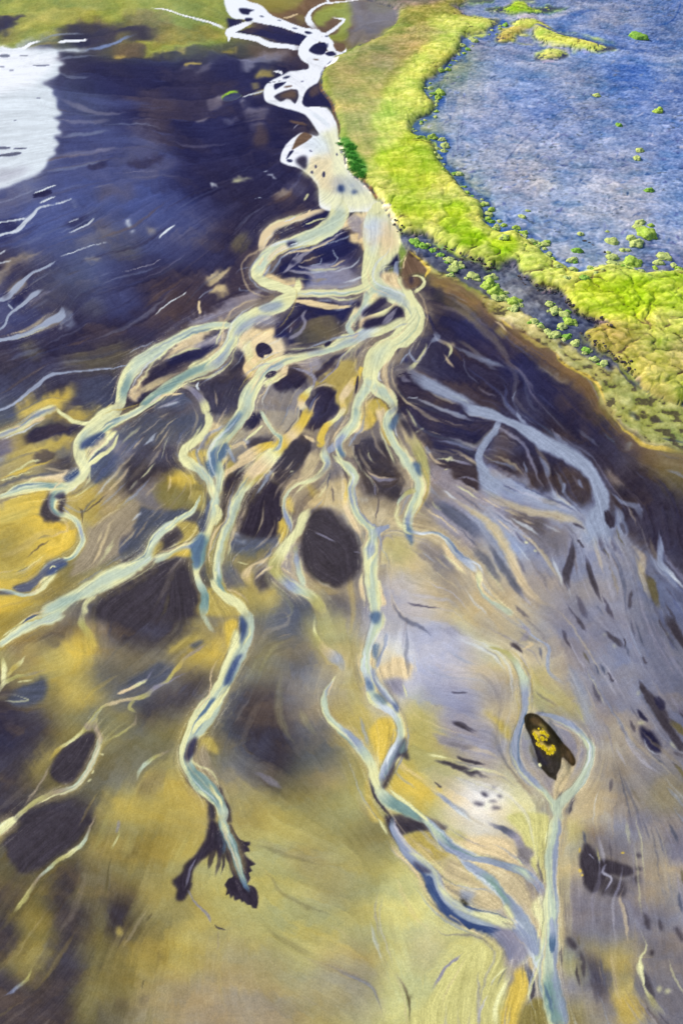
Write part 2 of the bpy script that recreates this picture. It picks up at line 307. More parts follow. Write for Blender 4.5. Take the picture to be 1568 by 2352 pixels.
S 11 C CC .15 1 w | 985,10,50 1000,60,130 1005,120,190,w 1015,200,200,P 1010,250,190,C 975,310,140,C 955,370,100,C 950,430,100,C 990,475,120,t 1080,515,110,t 1160,560,110,C 1200,620,110,C 1205,680,104,C 1150,745,110,C 1060,805,100,C 990,870,110,C 955,935,110,C 950,1000,96,C 985,1055,84,t 1060,1100,70,t 1090,1180,64,t
P 11 w 12 .7 z | 950,60 1020,80 1010,160 990,240 960,290 940,200
P 11 P 12 .8 z | 1020,80 1090,130 1100,240 1040,290 1000,300 1010,180
P 11 s 8 .6 z | 1000,490 1100,500 1170,570 1160,600 1080,540 1010,520
P 11 s 10 .5 z | 960,430 1000,380 1050,320 1060,340 1010,410
P 11 t 8 .6 z | 960,900 990,840 1060,780 1050,830 1000,900 980,960
S 11 C -- .4 .9 w | 960,440,60 900,480,50 800,503,40 680,508,34 560,512,40 490,525,50
S 11 w -- .5 .7 z | 880,492,14 760,508,16 600,512,18 520,515,16
S 11 t CC .3 1 w | 950,1000,60 915,1070,60 880,1130,60 865,1190,56
S 11 P -- .3 1 . | 500,550,14 600,562,30 700,583,34 780,585,20 850,582,24
P 11 v 5 .7 . | 620,540 720,525 850,535 880,560 820,570 740,560 700,555
S 11 P -- .3 1 w | 870,590,30 850,650,36,C 822,700,28,t 845,745,30,t 860,770,20
S 11 t PC .4 1 w | 935,500,50 925,570,56 885,630,44 850,680,36 
S 11 P -- .3 1 . | 1000,520,70 960,570,60,C 920,610,40,w 890,680,34,P 880,720,34
S 11 P -- .25 1 . | 1110,565,30 1040,618,32,C 930,660,34,P 895,700,30
S 11 v -- .5 .8 . | 1110,590,10 1060,650,40 1000,690,14
S 11 t CC .25 1 w | 1180,660,50,C 1110,675,54,C 1020,708,60 930,730,70,w 830,785,58,t 700,830,46,t 560,862,46,C 440,900,64,C 350,950,80,t 300,1020,80,C 255,1090,90,t 230,1200,96,t
P 11 s 5 .7 z | 360,950 380,920 450,905 450,930 400,950
P 11 s 5 .7 z | 580,850 650,830 700,830 660,850 600,860
P 11 s 8 .6 z | 730,815 830,765 950,745 940,770 840,800
S 11 P -- .3 1 . | 870,770,20,C 800,755,30 740,800,26 690,810,14 600,825,16 480,835,14
S 11 P -- .3 1 . | 850,770,20 880,730,20
S 11 v -- .4 .8 . | 590,598,14 560,640,18 580,680,20 550,740,24 480,780,24
S 11 v -- .3 .9 . | 490,735,6 500,710,8
E 11 v 2 .8 . | 773,690,4,12,0
S 11 P -- .3 1 . | 470,925,34 450,965,40 400,1000,36,C 340,1040,34
S 11 v -- .4 .9 . | 490,940,10 570,955,20 625,985,24 625,1030,14 600,1060,30,C 570,1110,60,Y 560,1140,60,P 590,1200,50,C
S 11 v -- .4 .7 . | 600,900,10 610,940,10 620,990,16
S 11 v -- .4 .8 . | 650,1030,10 740,950,10 780,880,12 820,840,10
S 11 c -- .5 .8 . | 620,1060,14 680,1040,14 760,1050,20
S 11 Y -- .4 .9 . | 870,980,16 830,1050,50,P 790,1110,40,P 800,1180,40,Y
S 11 Y -- .4 1 . | 900,930,24 880,990,24 860,1040,20
S 11 P -- .5 .8 . | 1060,860,16 1030,950,40 1050,1050,30 1090,1120,30,C 1105,1190,24
P 11 N 1.5 1 on | 590,85 650,55 715,42 700,80 640,105 600,135 562,125
S 11 C -- .4 .8 o | 580,115,6 640,92,12 700,75,6
S 11 w -- .3 .9 o | 455,95,5 500,85,8 525,62,4
S 11 P -- .3 .9 o | 590,65,10 600,40,14 610,28,3
P 11 i 1.5 1 on | 393,165 440,140 525,130 520,165 470,185 420,205
P 11 r 4 .6 o | 400,180 425,175 430,200 415,205
P 11 N 2 1 on | 470,225 490,212 535,215 510,235 485,245
S 11 w -- .4 .9 o | 490,232,6 530,222,8
P 11 N 3 1 on | 490,345 500,320 530,330 520,345
P 11 N 1.5 1 on | 1040,390 1075,320 1112,285 1115,380 1108,420 1080,350
S 11 s -- .4 .8 o | 1100,320,16 1095,380,30 1090,420,26
P 11 P 3 1 o | 1012,405 1040,390 1100,395 1120,440 1145,490 1090,480 1035,450
E 11 r 4 .5 o | 1058,425,16,22,0
S 11 C -- .4 1 ow | 1110,420,24 1150,480,40 1180,540,40
P 11 n 1.5 1 on | 908,612 960,575 1010,535 1045,535 1048,562 1000,600 950,630 905,650
P 11 n 2 1 on | 1040,690 1000,702 910,715 925,665 1040,635 1090,585 1140,600 1145,640 1090,665
S 11 v -- .5 .8 o | 1110,595,12 1060,650,36 1010,690,18
P 11 n 1.5 1 on | 865,560 890,560 900,580 880,590
P 11 n 1.5 1 on | 865,700 880,660 895,640 885,690 875,720
E 11 n 1 1 on | 708,800,24,12,-35
P 11 n .8 1 on | 292,830 312,800 345,795 375,810 392,840 375,860 345,865 340,882 310,872
E 11 n 1.5 1 on | 382,975,36,18,-25
P 11 n 1.5 1 on | 460,850 540,832 700,815 600,845 470,862
P 11 n 1.2 1 on | 878,985 886,990 878,1060 865,1090 868,1020
P 11 r 2 1 o | 1140,330 1160,285 1175,262 1230,310 1275,370 1270,405 1210,400 1130,420 1125,390
P 11 r 2 1 o | 1130,420 1180,405 1230,420 1245,460 1210,480 1165,490 1140,470
E 11 n 3 .8 o | 1185,435,12,26,0
S 11 Y -- .35 1 o | 1168,262,7 1215,295,9 1250,330,14 1285,375,24 1270,400,14 1255,430,6
S 11 C -- .4 .9 o | 1180,410,8 1230,415,10 1258,445,18 1240,480,18 1195,505,20
S 11 C -- .3 1 ow | 1170,490,24 1185,530,30 1195,580,40
S 11 P -- .4 .8 o | 1155,290,8 1140,330,10 1140,370,6
S 11 s -- .6 .8 . | 1268,790,14,C 1265,830,20 1230,880,20 1200,920,30 1160,950,70
S 11 s -- .6 .8 . | 1120,920,14 1140,880,14 1180,840,10
S 11 s -- .5 .8 . | 1210,910,20 1180,860,10 1170,820,5
S 11 v -- .5 .6 . | 1160,840,10 1220,900,10 1330,740,5
E 11 N 4 .8 . | 1160,895,20,14,-30
S 11 v -- .5 .8 . | 1315,735,14 1330,770,20 1380,800,26,G 1410,830,18,C 1400,870,8,C 1370,905,5
E 11 c 8 .6 . | 1420,810,20,20,0
S 11 n -- .3 1 o | 1105,980,4 1150,968,5 1190,975,3
P 11 n 4 1 . | 1110,990 1150,972 1200,990 1300,1080 1330,1176 1120,1176
S 11 v -- .5 .6 . | 1155,975,16 1145,1000,30 1190,1010,10
S 11 w -- .3 .8 . | 1160,1105,4 1200,1102,7 1245,1100,4
# ---- tile 21 plume + wisps
S 21 s -- .6 .9 . | -20,930,80 60,1000,70 150,1050,70 280,1110,64 420,1176,80
S 21 s -- .6 .6 . | 140,730,30 160,760,40 110,790,14
S 21 G -- .7 .4 . | 260,770,20 350,820,20 430,880,20,s 560,930,16,s
S 21 s -- .7 .4 . | 300,860,6 330,960,6 400,1040,10
S 21 s -- .7 .5 . | 590,1130,14 600,1080,10 615,1060,4
P 21 c 6 .7 . | 730,920 780,940 850,990 900,1030 850,1010 760,960
P 21 r 10 .5 . | 740,860 850,880 960,960 1060,1050 1100,1120 1000,1060 880,980 780,920
P 21 y 6 .6 . | 490,730 520,710 560,760 500,770
S 21 r -- .8 .4 . | 150,450,20 280,470,20 400,560,30 480,660,30
S 21 P -- .5 .7 . | 480,670,10 520,690,16 560,730,6
# ---- tile 02
P 02 y 8 .9 . | 230,30 330,5 400,-10 660,-10 560,60 460,62 380,30
P 02 N 7 1 . | 150,110 230,75 330,62 450,92 500,112 440,150 330,170 200,185 130,170
P 02 n 7 .9 . | -40,160 50,160 60,210 0,260 -40,260
P 02 y 9 .9 . | 190,240 300,190 430,150 440,170 380,225 260,265 150,270
P 02 v 14 .7 . | 0,330 60,240 160,200 60,180 120,130 40,130 -40,150 -40,350
P 02 i 5 .8 . | 190,285 250,255 330,255 300,290 210,303
P 02 i 8 .8 . | 380,370 420,340 450,300 440,270 380,290 250,330 330,350
S 02 Y -- .5 .8 . | 330,265,10 270,300,12 180,330,10 120,355,30 40,380,16 -20,395,10
S 02 C -- .4 .8 . | 240,285,10 180,300,12 110,340,10 40,375,8
S 02 C -- .4 .8 . | 190,350,4 100,380,6 0,402,8
S 02 c -- .6 .6 . | 250,330,10 330,350,16 400,350,10
P 02 d 10 .9 . | 0,420 100,380 250,360 380,350 300,390 120,420 0,460
S 02 t CC .5 .8 w | 340,-20,30,G 250,10,44,s 180,50,44,s 110,100,36 40,130,34 -40,155,36
S 02 P -- .4 .9 . | 260,40,16 200,62,22 150,92,14 60,105,10
P 02 P 3 1 . | 110,435 250,398 400,358 372,410 385,432 300,436 200,438
P 02 Y 8 1 . | -60,560 0,560 60,520 150,480 280,480 245,560 240,640 330,650 420,640 432,720 400,780 330,830 270,880 210,940 120,990 -60,1010
P 02 o 30 .8 . | -40,700 120,690 200,760 180,860 60,920 -40,900
P 02 y 30 .5 . | 40,920 150,860 220,900 150,960 40,980
P 02 y 14 .65 . | 380,500 450,430 600,425 680,430 700,520 620,600 560,650 500,690 460,640 380,590
P 02 G 14 .9 . | 560,440 680,430 740,440 720,520 620,600 560,640 600,540
P 02 G 3 .9 . | 500,700 600,640 700,560 790,525 803,580 780,640 760,700 700,740 695,820 640,860 560,900 480,930 400,960 480,800
P 02 d 8 1 . | 500,370 560,300 650,250 710,280 670,370 610,420 520,415
P 02 g 12 .8 . | 620,180 760,130 820,180 720,290 680,370 650,330 700,270
P 02 i 12 1 . | 700,400 740,300 800,240 900,205 1000,215 1050,250 1060,320 1090,350 1000,370 880,420 760,480 700,500
P 02 d 14 .9 . | 700,130 860,50 1150,20 1160,100 1080,180 960,190 850,190 740,230
P 02 g 20 .7 . | 760,480 900,420 960,480 960,560 800,560
P 02 o 10 .95 . | 910,480 950,400 1050,360 1130,380 1180,430 1190,480 1160,560 1100,575 960,575
P 02 Y 10 .95 . | 980,400 1050,362 1120,385 1160,420 1120,440 1060,450 1000,430
P 02 y 8 .8 . | 1080,480 1180,470 1160,540 1110,560
P 02 d 5 .95 . | 810,560 900,580 1100,580 1060,640 960,670 900,740 860,800 840,850 740,885 690,880 700,780 760,720 780,640
P 02 i 5 1 . | 600,1050 700,990 820,930 920,885 1000,862 1090,860 1110,940 1150,1060 1130,1200 560,1200 570,1100
P 02 o 16 .7 . | 1080,1100 1140,1080 1160,1200 1060,1200
P 02 o 10 .9 . | 330,1060 450,950 600,880 700,880 700,910 560,990 420,1060 250,1120 120,1090
P 02 Y 8 1 . | -60,1080 80,1072 180,1085 260,1100 180,1130 60,1150 -60,1180
P 02 P 4 .9 . | 1200,60 1290,110 1290,140 1200,170 1140,200 1190,140
P 02 v 6 .9 . | 1150,190 1300,130 1300,170 1220,210 1120,230
P 02 Y 4 .9 . | 1090,260 1120,230 1200,240 1190,300 1130,320
P 02 y 3 .9 . | 1280,300 1320,285 1360,330 1310,350 1280,390
P 02 n 4 1 . | 1270,700 1290,400 1340,360 1410,330 1410,360 1380,430 1340,500 1310,600
P 02 n 6 1 . | 1390,560 1400,480 1460,420 1540,400 1620,450 1620,700 1480,740 1380,720 1360,650
P 02 i 3 .95 . | 1520,150 1568,110 1568,180 1500,210 1400,210 1440,160
P 02 N 2 1 . | 1400,100 1440,40 1480,18 1505,50 1470,100 1410,120
P 02 y 6 .9 . | 1140,1176 1220,1000 1250,1040 1350,1100 1420,1190
P 02 o 5 .9 . | 1200,1000 1180,850 1200,780 1230,700 1260,600 1280,640 1250,740 1230,850 1220,960
P 02 y 8 .9 . | 1280,1050 1420,1060 1480,1176 1420,1176 1340,1090
S 02 C -- .4 1 . | 320,-10,20 390,40,22 440,70,24 500,80,24 560,70,24
S 02 c -- .6 .7 . | 690,600,8 640,650,12 610,720,16 570,800,22 560,870,30
S 02 c -- .7 .5 . | 790,230,10 740,290,20 680,350,20 600,460,10
S 02 c -- .5 .7 . | 700,560,6 600,620,16 510,690,20
P 02 C 3 1 . | 470,250 540,210 600,180 618,130 680,135 692,165 640,235 560,295 500,340
P 02 P 8 .9 . | 520,230 600,190 640,180 560,270 530,280
S 02 C -- .35 1 . | 690,145,12 650,222,22 570,282,32 505,330,30
S 02 t CC .25 1 w | 840,-15,44 740,32,44 640,80,56,T 560,125,50
S 02 t CC .22 1 w | 700,-20,80,C 620,35,90,C 540,100,80,C 480,160,66,t 455,220,60,C 465,280,66,C 490,335,60,C 465,390,56,C 410,430,46,C 360,460,60,t 312,500,56,T 295,550,50,T 320,592,44,T 385,605,28,C 440,640,30,t 465,700,34,s 475,755,34,t 440,820,30,t 400,855,24,T 330,868,20,t 270,900,28,t 230,950,24,t
P 02 D 2 1 z | 468,235 472,190 530,150 590,128 607,150 560,178 545,202 510,215
P 02 D 3 1 z | 368,402 410,370 450,345 462,370 430,405 390,422
P 02 i 2 1 z | 312,500 370,478 382,520 368,560 368,598 335,585 345,530
P 02 i 1.5 .95 o | 300,478 250,540 235,600 240,625 252,615 255,655 272,640 280,658 295,642 310,658 322,645 345,640 350,620 300,590 288,540
S 02 t CC .25 1 w | 410,440,40,C 300,445,50,T 200,442,60,t 110,457,50,t 40,485,34,t -30,510,26,C
S 02 T -- .5 .9 w | 390,865,36,d 300,900,70,d 230,960,40,d 170,1010,60,d 90,1025,40,d 60,1035,30,t
P 02 C 5 .8 z | 240,1010 250,970 330,930 300,990 240,1040
S 02 C -- .4 1 w | 320,940,8 270,1000,24 215,1045,24 150,1062,20,t 60,1050,24,t 0,1030,16,C -40,1025,16
P 02 D 3 .9 o | 268,935 300,905 380,872 392,885 370,910 300,950 275,952
S 02 C -- .4 .9 o | 282,918,5 300,898,9 330,905,5
P 02 d 3 .9 o | -30,1040 40,1045 90,1065 40,1068 -30,1065
P 02 d 3 .9 o | 75,1022 130,1000 180,1000 200,1020 140,1048 90,1040
S 02 C -- .35 1 w | 1155,-20,30 1190,30,34 1195,80,40 1160,140,34 1100,190,34 1058,230,40 1050,280,50 1090,312,60 1150,345,54,t 1200,400,56,t 1220,460,60,C 1240,510,56,t 1220,570,64,t 1205,640,56,C 1185,700,60,C 1160,750,84,T 1135,810,90,T 1140,870,60,T 1130,930,30,C 1150,1000,36,t 1180,1060,44,T 1175,1120,40,T 1165,1200,40,t
S 02 C -- .4 .9 . | 1240,540,20 1260,600,40 1230,660,30
S 02 t CC .25 1 w | 1410,-20,100,T 1370,60,90,t 1310,130,76,T 1250,195,80,t 1225,260,80,T 1240,320,70,T 1262,385,50,t 1255,450,44,t 1245,510,40,t
P 02 B 3 .9 z | 1180,320 1205,280 1215,235 1300,190 1312,240 1280,290 1250,310 1240,380 1215,385
P 02 B 3 .8 z | 1290,125 1330,60 1390,20 1380,60 1330,130
P 02 d 3 .95 z | 1138,690 1130,650 1180,580 1190,470 1212,560 1200,640 1175,705
P 02 B 4 .85 z | 1085,790 1120,745 1165,710 1180,760 1155,830 1150,900 1120,920 1108,870
S 02 P -- .4 .9 . | 1280,390,16 1310,350,24 1350,330,34 1440,270,60,P 1520,240,60,C
S 02 C -- .4 .8 . | 1320,200,14,Y 1320,250,12,C 1345,300,12,v
S 02 t Cy .4 1 w | 1560,240,80,Y 1470,370,80,y 1400,450,70,C 1355,530,64,t 1325,640,60,t 1285,740,60,t 1262,820,60,t 1248,900,64,t 1255,980,60,T 1290,1050,50,T 1340,1095,50,T
S 02 C -- .4 1 w | 1210,960,16 1235,1020,36 1300,1075,54 1370,1115,60 1415,1180,60
S 02 C -- .5 .8 . | 1290,650,14 1275,720,16 1250,820,14
S 02 t CC .35 1 w | 1160,480,8 1110,570,24 1050,620,40 960,675,50 900,732,60 870,790,60 845,850,64 780,893,76 700,935,90 600,982,96 500,1035,100 400,1092,90 300,1150,80 230,1190,70
S 02 C -- .4 .9 w | 1020,610,5 980,655,14 940,690,14
S 02 t C- .45 .9 w | 1160,735,40,T 1090,775,34,s 1000,815,30,t 930,845,44 870,862,50
P 02 y 4 .9 o | 1010,660 1040,645 1125,650 1140,700 1090,745 1010,790 1055,730 1035,690
P 02 i 5 .8 o | 900,790 950,715 1020,690 1035,700 1000,765 940,800
P 02 y 4 .8 o | 870,850 880,800 920,760 940,765 920,810
P 02 Y 3 .9 o | 990,835 1020,815 1080,798 1100,830 1095,848 1010,845 950,860
P 02 T 14 .6 z | 260,1170 380,1090 480,1060 400,1130
E 02 w 3 .7 . | 580,1090,10,20,0 565,1140,10,14,0
S 02 y -- .6 .8 . | 560,1060,14,C 500,1110,30,C 480,1200,40,C
# ---- tile 12
P 12 n 3 1 . | 600,-10 790,-10 740,50 690,100 640,125 600,120 565,85
P 12 i 5 1 . | 410,290 470,190 540,130 600,170 640,230 600,310 520,400 460,440 405,410 385,340
P 12 i 7 1 . | 880,200 940,165 1010,180 1080,240 1110,310 1140,370 1130,440 1120,520 1040,525 960,500 900,430 880,330 868,260
P 12 d 8 .9 . | 200,480 290,400 350,370 450,490 440,560 430,650 390,790 250,870 160,780 180,680 220,600
P 12 i 8 .9 . | 230,450 330,400 420,480 430,560 300,640 220,600
P 12 o 8 .6 . | 130,860 240,830 420,800 300,900 240,960
P 12 g 7 .9 . | 680,380 700,310 740,290 800,330 800,400 740,470 660,470 640,420
P 12 c 8 .95 . | 690,430 800,400 830,450 825,560 870,620 905,700 860,690 760,600 690,562 610,570 560,620 540,620 600,540 640,470
P 12 c 14 .9 . | 880,560 1000,560 1100,560 1100,700 1000,660 940,660
P 12 G 10 .7 . | 900,520 960,500 1100,530 1080,580 960,570
P 12 c 16 .95 . | 1010,760 1100,720 1200,800 1300,930 1340,1000 1400,1100 1500,1200 1150,1200 1050,1050 1010,900
P 12 k 14 .7 . | 1060,740 1140,740 1200,830 1140,900 1040,860
P 12 l 24 .9 . | 1030,1000 1100,940 1200,1020 1330,1200 1020,1200
P 12 g 12 .8 . | 1230,770 1320,780 1400,860 1420,930 1330,900 1250,830
P 12 v 12 .8 . | 1280,560 1400,520 1568,600 1568,800 1480,780 1380,700 1300,650
P 12 G 12 .7 . | 1220,560 1300,560 1330,640 1300,690 1220,680
P 12 N 3 1 . | 1145,-20 1600,-20 1600,260 1400,270 1290,220 1240,140 1190,80
P 12 i 5 .9 . | 1340,300 1440,290 1568,320 1568,370 1420,380 1360,330
P 12 i 6 .8 . | 300,960 340,920 390,940 380,1000 330,1040
P 12 d 10 .9 . | 400,960 470,1000 560,1060 640,1120 620,1200 500,1200 400,1080 380,1010
P 12 G 10 .8 . | 690,1050 760,1020 860,980 900,1100 880,1200 720,1200
P 12 i 10 .7 . | 680,1090 760,1070 830,1120 800,1180 720,1150
P 12 y 8 .9 . | 230,930 300,960 300,1040 390,1020 420,1200 260,1200 130,1060 250,1040
S 12 v -- .6 .7 . | 930,370,14 1010,410,24 1110,400,20
S 12 v -- .7 .6 . | 970,420,10 980,500,14
S 12 P -- .35 1 . | 610,-10,80,Y 560,80,64,Y 500,150,70,P 440,200,80,Y 390,260,90,C 330,320,90,P 270,370,70,P 220,440,60,y
S 12 P -- .3 1 . | 185,290,40 270,245,54 350,210,50,Y 400,190,30,Y
S 12 C -- .35 .9 . | 335,88,10 290,130,16 230,180,10
S 12 P -- .4 .7 . | 150,220,20 220,190,20 240,230,14
S 12 s -- .5 .8 . | 130,200,20 150,270,16 175,310,14
S 12 t CC .4 1 w | 310,0,14 345,60,26 390,125,28 435,165,34,T 425,215,34,s 385,242,28,B
S 12 Y -- .4 1 . | 810,-20,34,P 760,50,24,C 700,90,44,Y 670,150,44,Y 665,200,50,Y 640,180,20
S 12 P -- .5 .9 . | 640,190,30 560,140,8
S 12 c -- .5 .9 . | 660,220,60 620,290,80 580,370,70 530,430,40
S 12 t CC .45 1 w | 690,200,40,t 680,260,44,t 700,310,36,s 670,360,36,G 600,410,30,C 530,432,24,C 480,468,20,t 455,530,22,t 462,600,26,s 490,660,30,s 500,720,24,s
P 12 Y 2.5 1 . | 470,540 490,500 510,540 507,600 478,572
P 12 Y 5 .95 . | 430,660 455,620 482,680 465,740 435,780
P 12 y 5 .8 . | 370,400 440,450 450,490 400,470
P 12 y 6 .8 . | 590,430 640,470 620,510 600,480
S 12 C -- .45 .95 w | 620,565,20 560,620,50,C 535,690,50,C 490,745,50,C 450,815,70,C 400,885,74,k 420,950,60,k 480,1000,60,s 560,1045,50,t 640,1095,60,k 690,1180,64,k
P 12 v 10 .8 . | 420,880 520,760 545,900 560,1000 500,980
S 12 t -- .6 .9 w | 520,780,30,k 530,860,34,s 545,940,40,t 570,1020,30,t
S 12 Y -- .5 .8 . | 410,835,14 340,870,24,P 280,895,16,P 240,950,60,P 270,1020,50,y
S 12 P -- .5 .8 . | 400,890,14 340,930,16 290,980,20
S 12 C -- .5 .7 . | 190,875,8 250,890,10
S 12 y -- .5 .9 . | 870,-10,80,P 940,60,90,Y 880,100,60,P 820,130,40
S 12 P -- .4 .9 . | 1000,-10,60 1020,60,60,P 1050,160,40,Y 1080,220,30,c
S 12 P -- .5 .9 . | 1115,40,60,c 1170,130,60,c 1230,240,60,k 1265,370,60,k 1270,480,50,c 1240,560,40,c
P 12 i 3 1 o | 1125,60 1160,70 1190,120 1195,175 1165,130 1130,90
S 12 Y -- .5 .9 . | 800,400,40,Y 810,470,30,Y 800,560,30,P 850,640,36,P 890,720,40,P 910,770,20,Y
S 12 P -- .5 .9 . | 895,930,16,C 895,1020,30,P 910,1110,30,c
S 12 P -- .4 .9 . | 1000,980,14,C 1010,1060,34,P 1025,1130,40,P
S 12 t CC .35 1 w | 865,-20,54,T 860,60,50,t 815,125,50,t 770,180,56,s 775,240,50,B 800,285,50,B
S 12 s -- .5 .8 w | 800,150,30 740,210,40 700,240,20
S 12 v -- .5 .8 . | 830,150,30,G 820,220,60,G 850,280,40,c
S 12 t CC .35 1 w | 720,252,12,C 765,290,36,C 825,335,52,t 858,390,50,t 840,450,50,s 848,520,50,s 862,580,50,t 905,640,50,t 950,690,50,t 965,740,54,t 950,800,80,s 950,880,86,t 950,950,76,t 962,1030,80,t 975,1100,84,t 985,1190,80,t
S 12 C -- .5 .9 w | 980,740,16 985,820,16 940,880,24,C 935,950,20 950,1040,14
S 12 t -- .4 .9 w | 1060,668,24,s 1000,692,40,s 962,720,50,t
S 12 t CC .35 1 w | 1110,-20,50,s 1050,40,50,t 1050,100,50,t 1085,190,46,t 1135,270,60,t 1190,350,60,t 1230,420,60,t 1225,490,50,t 1190,560,50,t 1165,630,56,s 1170,690,60,B 1230,710,16,s
P 12 B 3 .9 z | 1055,100 1075,60 1110,20 1115,50 1100,90 1085,125
P 12 B 3 .9 z | 1190,310 1235,310 1242,385 1210,360
P 12 B 2 .95 . | 1145,650 1170,630 1195,690 1200,740 1190,785 1175,755 1155,730
P 12 C 3 .9 . | 1100,640 1090,610 1110,550 1120,570 1115,630 1140,660 1145,700 1115,680
S 12 k -- .5 .9 w | 1105,560,12,C 1115,520,20,t 1160,480,30,k 1210,460,30
S 12 w -- .5 .9 w | 1190,700,20,s 1250,712,12,w 1330,715,14,w 1390,750,22,w 1430,800,34,s 1475,855,44,s 1568,930,30,w
P 12 P 4 .9 . | 1370,780 1400,800 1420,860 1470,910 1490,940 1430,900 1390,840
P 12 i 8 .97 o | 590,640 610,592 660,570 730,590 790,650 850,700 888,780 900,860 885,930 810,1000 740,1030 650,990 580,920 550,830 552,730
S 12 v -- .7 .7 o | 620,700,8 680,720,14 760,760,10
S 12 v -- .7 .6 o | 850,810,6 900,825,10
S 12 i -- .5 .6 . | 1150,1105,16 1240,1125,16 1350,1140,12
S 12 c -- .5 .6 . | 740,1010,8 680,1010,16 640,980,12
E 12 C 2 .8 . | 552,120,14,6,20 500,360,16,4,0 510,382,14,3,0 385,365,6,14,-20
E 12 w 3 .7 . | 240,185,14,14,0 190,715,14,12,20 215,755,16,6,0 445,1068,10,6,0 925,515,20,5,25
# ---- tile 22
P 22 s 14 .8 . | 400,380 560,380 700,380 900,520 1050,520 1150,600 1300,760 1400,900 1500,1176 1100,1250 900,1100 950,760 800,640 560,520
P 22 l 20 .5 . | 1000,700 1200,760 1280,950 1300,1176 1100,1176 960,900
P 22 s 14 .8 . | 400,580 560,640 640,740 760,850 880,860 880,950 700,860 520,900 420,760 300,640
P 22 n 10 .95 . | 450,290 600,250 760,260 900,330 1020,400 1055,460 1030,540 960,570 880,490 760,470 640,380 560,380
P 22 g 12 .95 . | 540,560 620,590 740,630 880,700 905,780 860,850 780,850 700,770 600,680
P 22 i 10 .7 . | 560,560 680,620 800,670 760,720 620,660
P 22 n 5 1 . | 160,305 200,290 380,330 410,380 425,440 380,455 300,430 240,370
P 22 v 12 .8 . | 100,330 200,350 300,440 440,480 520,540 400,560 220,500 100,420
P 22 r 14 .4 . | 480,150 560,100 600,200 560,290 450,280
P 22 r 16 .7 . | 1180,60 1350,240 1568,260 1700,260 1700,420 1568,400 1380,430 1280,380 1200,300
P 22 o 16 .5 . | 1440,400 1568,380 1568,560 1480,520
P 22 N 20 .6 . | 1180,420 1300,440 1568,620 1568,900 1440,800 1300,560
P 22 P 10 .6 . | 1130,360 1190,350 1240,440 1170,430
P 22 c 6 .5 . | 1210,290 1280,290 1290,330 1240,340
E 22 C 4 .7 . | 1253,215,20,10,30
S 22 s -- .4 1 . | 300,-20,70 380,5,60 460,22,64 540,55,46 620,85,44 700,140,80 780,190,90 860,230,84 930,275,90 1010,330,80 1060,400,80 1095,490,100 1100,570,90 1060,660,150 1090,760,200
S 22 s -- .6 .6 . | 800,100,10 860,170,30 960,250,40 1020,290,20
S 22 s -- .5 .7 . | 610,0,14 640,50,20 680,90,14
S 22 s -- .4 .95 . | 520,40,50 490,110,36 430,190,40 400,260,44 410,330,60 450,420,110 540,480,120
S 22 w -- .5 .9 . | 145,290,20 190,282,10,C 290,298,16,v 370,322,26,v
S 22 v -- .6 .7 . | 260,395,8 330,385,8 400,420,16
E 22 C 2 .8 . | 65,122,12,6,0 210,355,12,6,0 235,290,20,4,0 670,766,12,6,20 722,815,10,5,30
S 22 s -- .8 .5 . | 130,180,14 240,190,20 400,240,14
S 22 s -- .8 .5 . | 90,210,30 110,260,20
S 22 s -- .7 .6 . | 660,290,8 670,370,20
S 22 s -- .7 .6 . | 740,260,16 790,340,40 800,400,16
S 22 s -- .7 .6 . | 880,420,20 890,480,14 
S 22 s -- .7 .6 . | 960,400,20 990,460,10
S 22 s -- .8 .5 . | 450,290,10 560,310,16 620,350,30
S 22 c -- .7 .8 . | 180,480,40 330,570,44 470,660,44 540,780,60 600,900,60,P 660,1010,50,P 740,1090,50,P 840,1130,40,c
S 22 c -- .7 .7 . | 420,460,40 560,540,50 700,590,50 850,610,60 960,650,50 1020,720,60,P
S 22 c -- .7 .6 . | 600,700,20 700,760,20 800,880,30 880,1000,30
S 22 v -- .7 .7 . | 100,470,20 200,560,60,d 330,660,80,d 430,740,60,d
S 22 d -- .7 .7 . | 440,760,30 560,950,50 660,1100,40
S 22 g -- .7 .7 . | 660,860,20 760,960,24 800,1060,20
S 22 d -- .7 .6 . | 340,780,40 430,860,50 520,1000,40
S 22 i -- .5 .9 . | 930,740,16 925,850,44 900,940,50 915,1040,44
S 22 i -- .5 .8 . | 970,755,16 995,790,16
S 22 i -- .5 .8 . | 930,650,14 1000,690,20
S 22 i -- .5 .9 . | 1005,830,20 1035,950,40 1075,1050,30 1105,1115,12
S 22 n -- .4 .9 . | 1130,580,20 1150,630,50 1165,680,20
S 22 s -- .6 .7 . | 1170,540,20 1200,600,50 1220,680,60 1240,740,40
S 22 i -- .6 .7 . | 1210,640,30 1240,720,20
S 22 i -- .5 .9 . | 1330,930,20 1380,990,50,O 1400,1060,40 1430,1150,30
S 22 i -- .5 .7 . | 1270,1030,14 1265,1150,24
S 22 s -- .7 .6 . | 1140,460,10 1200,520,16 1300,560,40 1330,640,40
S 22 s -- .6 .8 . | 1425,690,12 1440,790,34 1440,880,40 1520,970,24,w 1600,1050,20
S 22 s -- .8 .6 . | 1340,800,30 1440,920,40 1568,1060,40
S 22 P -- .7 .5 . | 1270,780,30 1340,850,40 1330,950,40,c 1380,1100,30
S 22 w -- .5 .9 w | 0,695,30,s 60,705,14,w 130,712,14,w 200,745,20,w 240,790,34,s 290,850,44,s 380,880,16,w 430,950,24,w
S 22 w -- .5 .8 w | 380,900,10,P 400,960,40,C 400,1010,20,C 440,1080,22,t 510,1125,34,t 600,1180,44,t
P 22 P 4 .9 . | 180,770 210,775 250,840 310,930 340,960 270,915 215,850
P 22 P 4 .8 . | 350,930 400,960 390,990 360,970
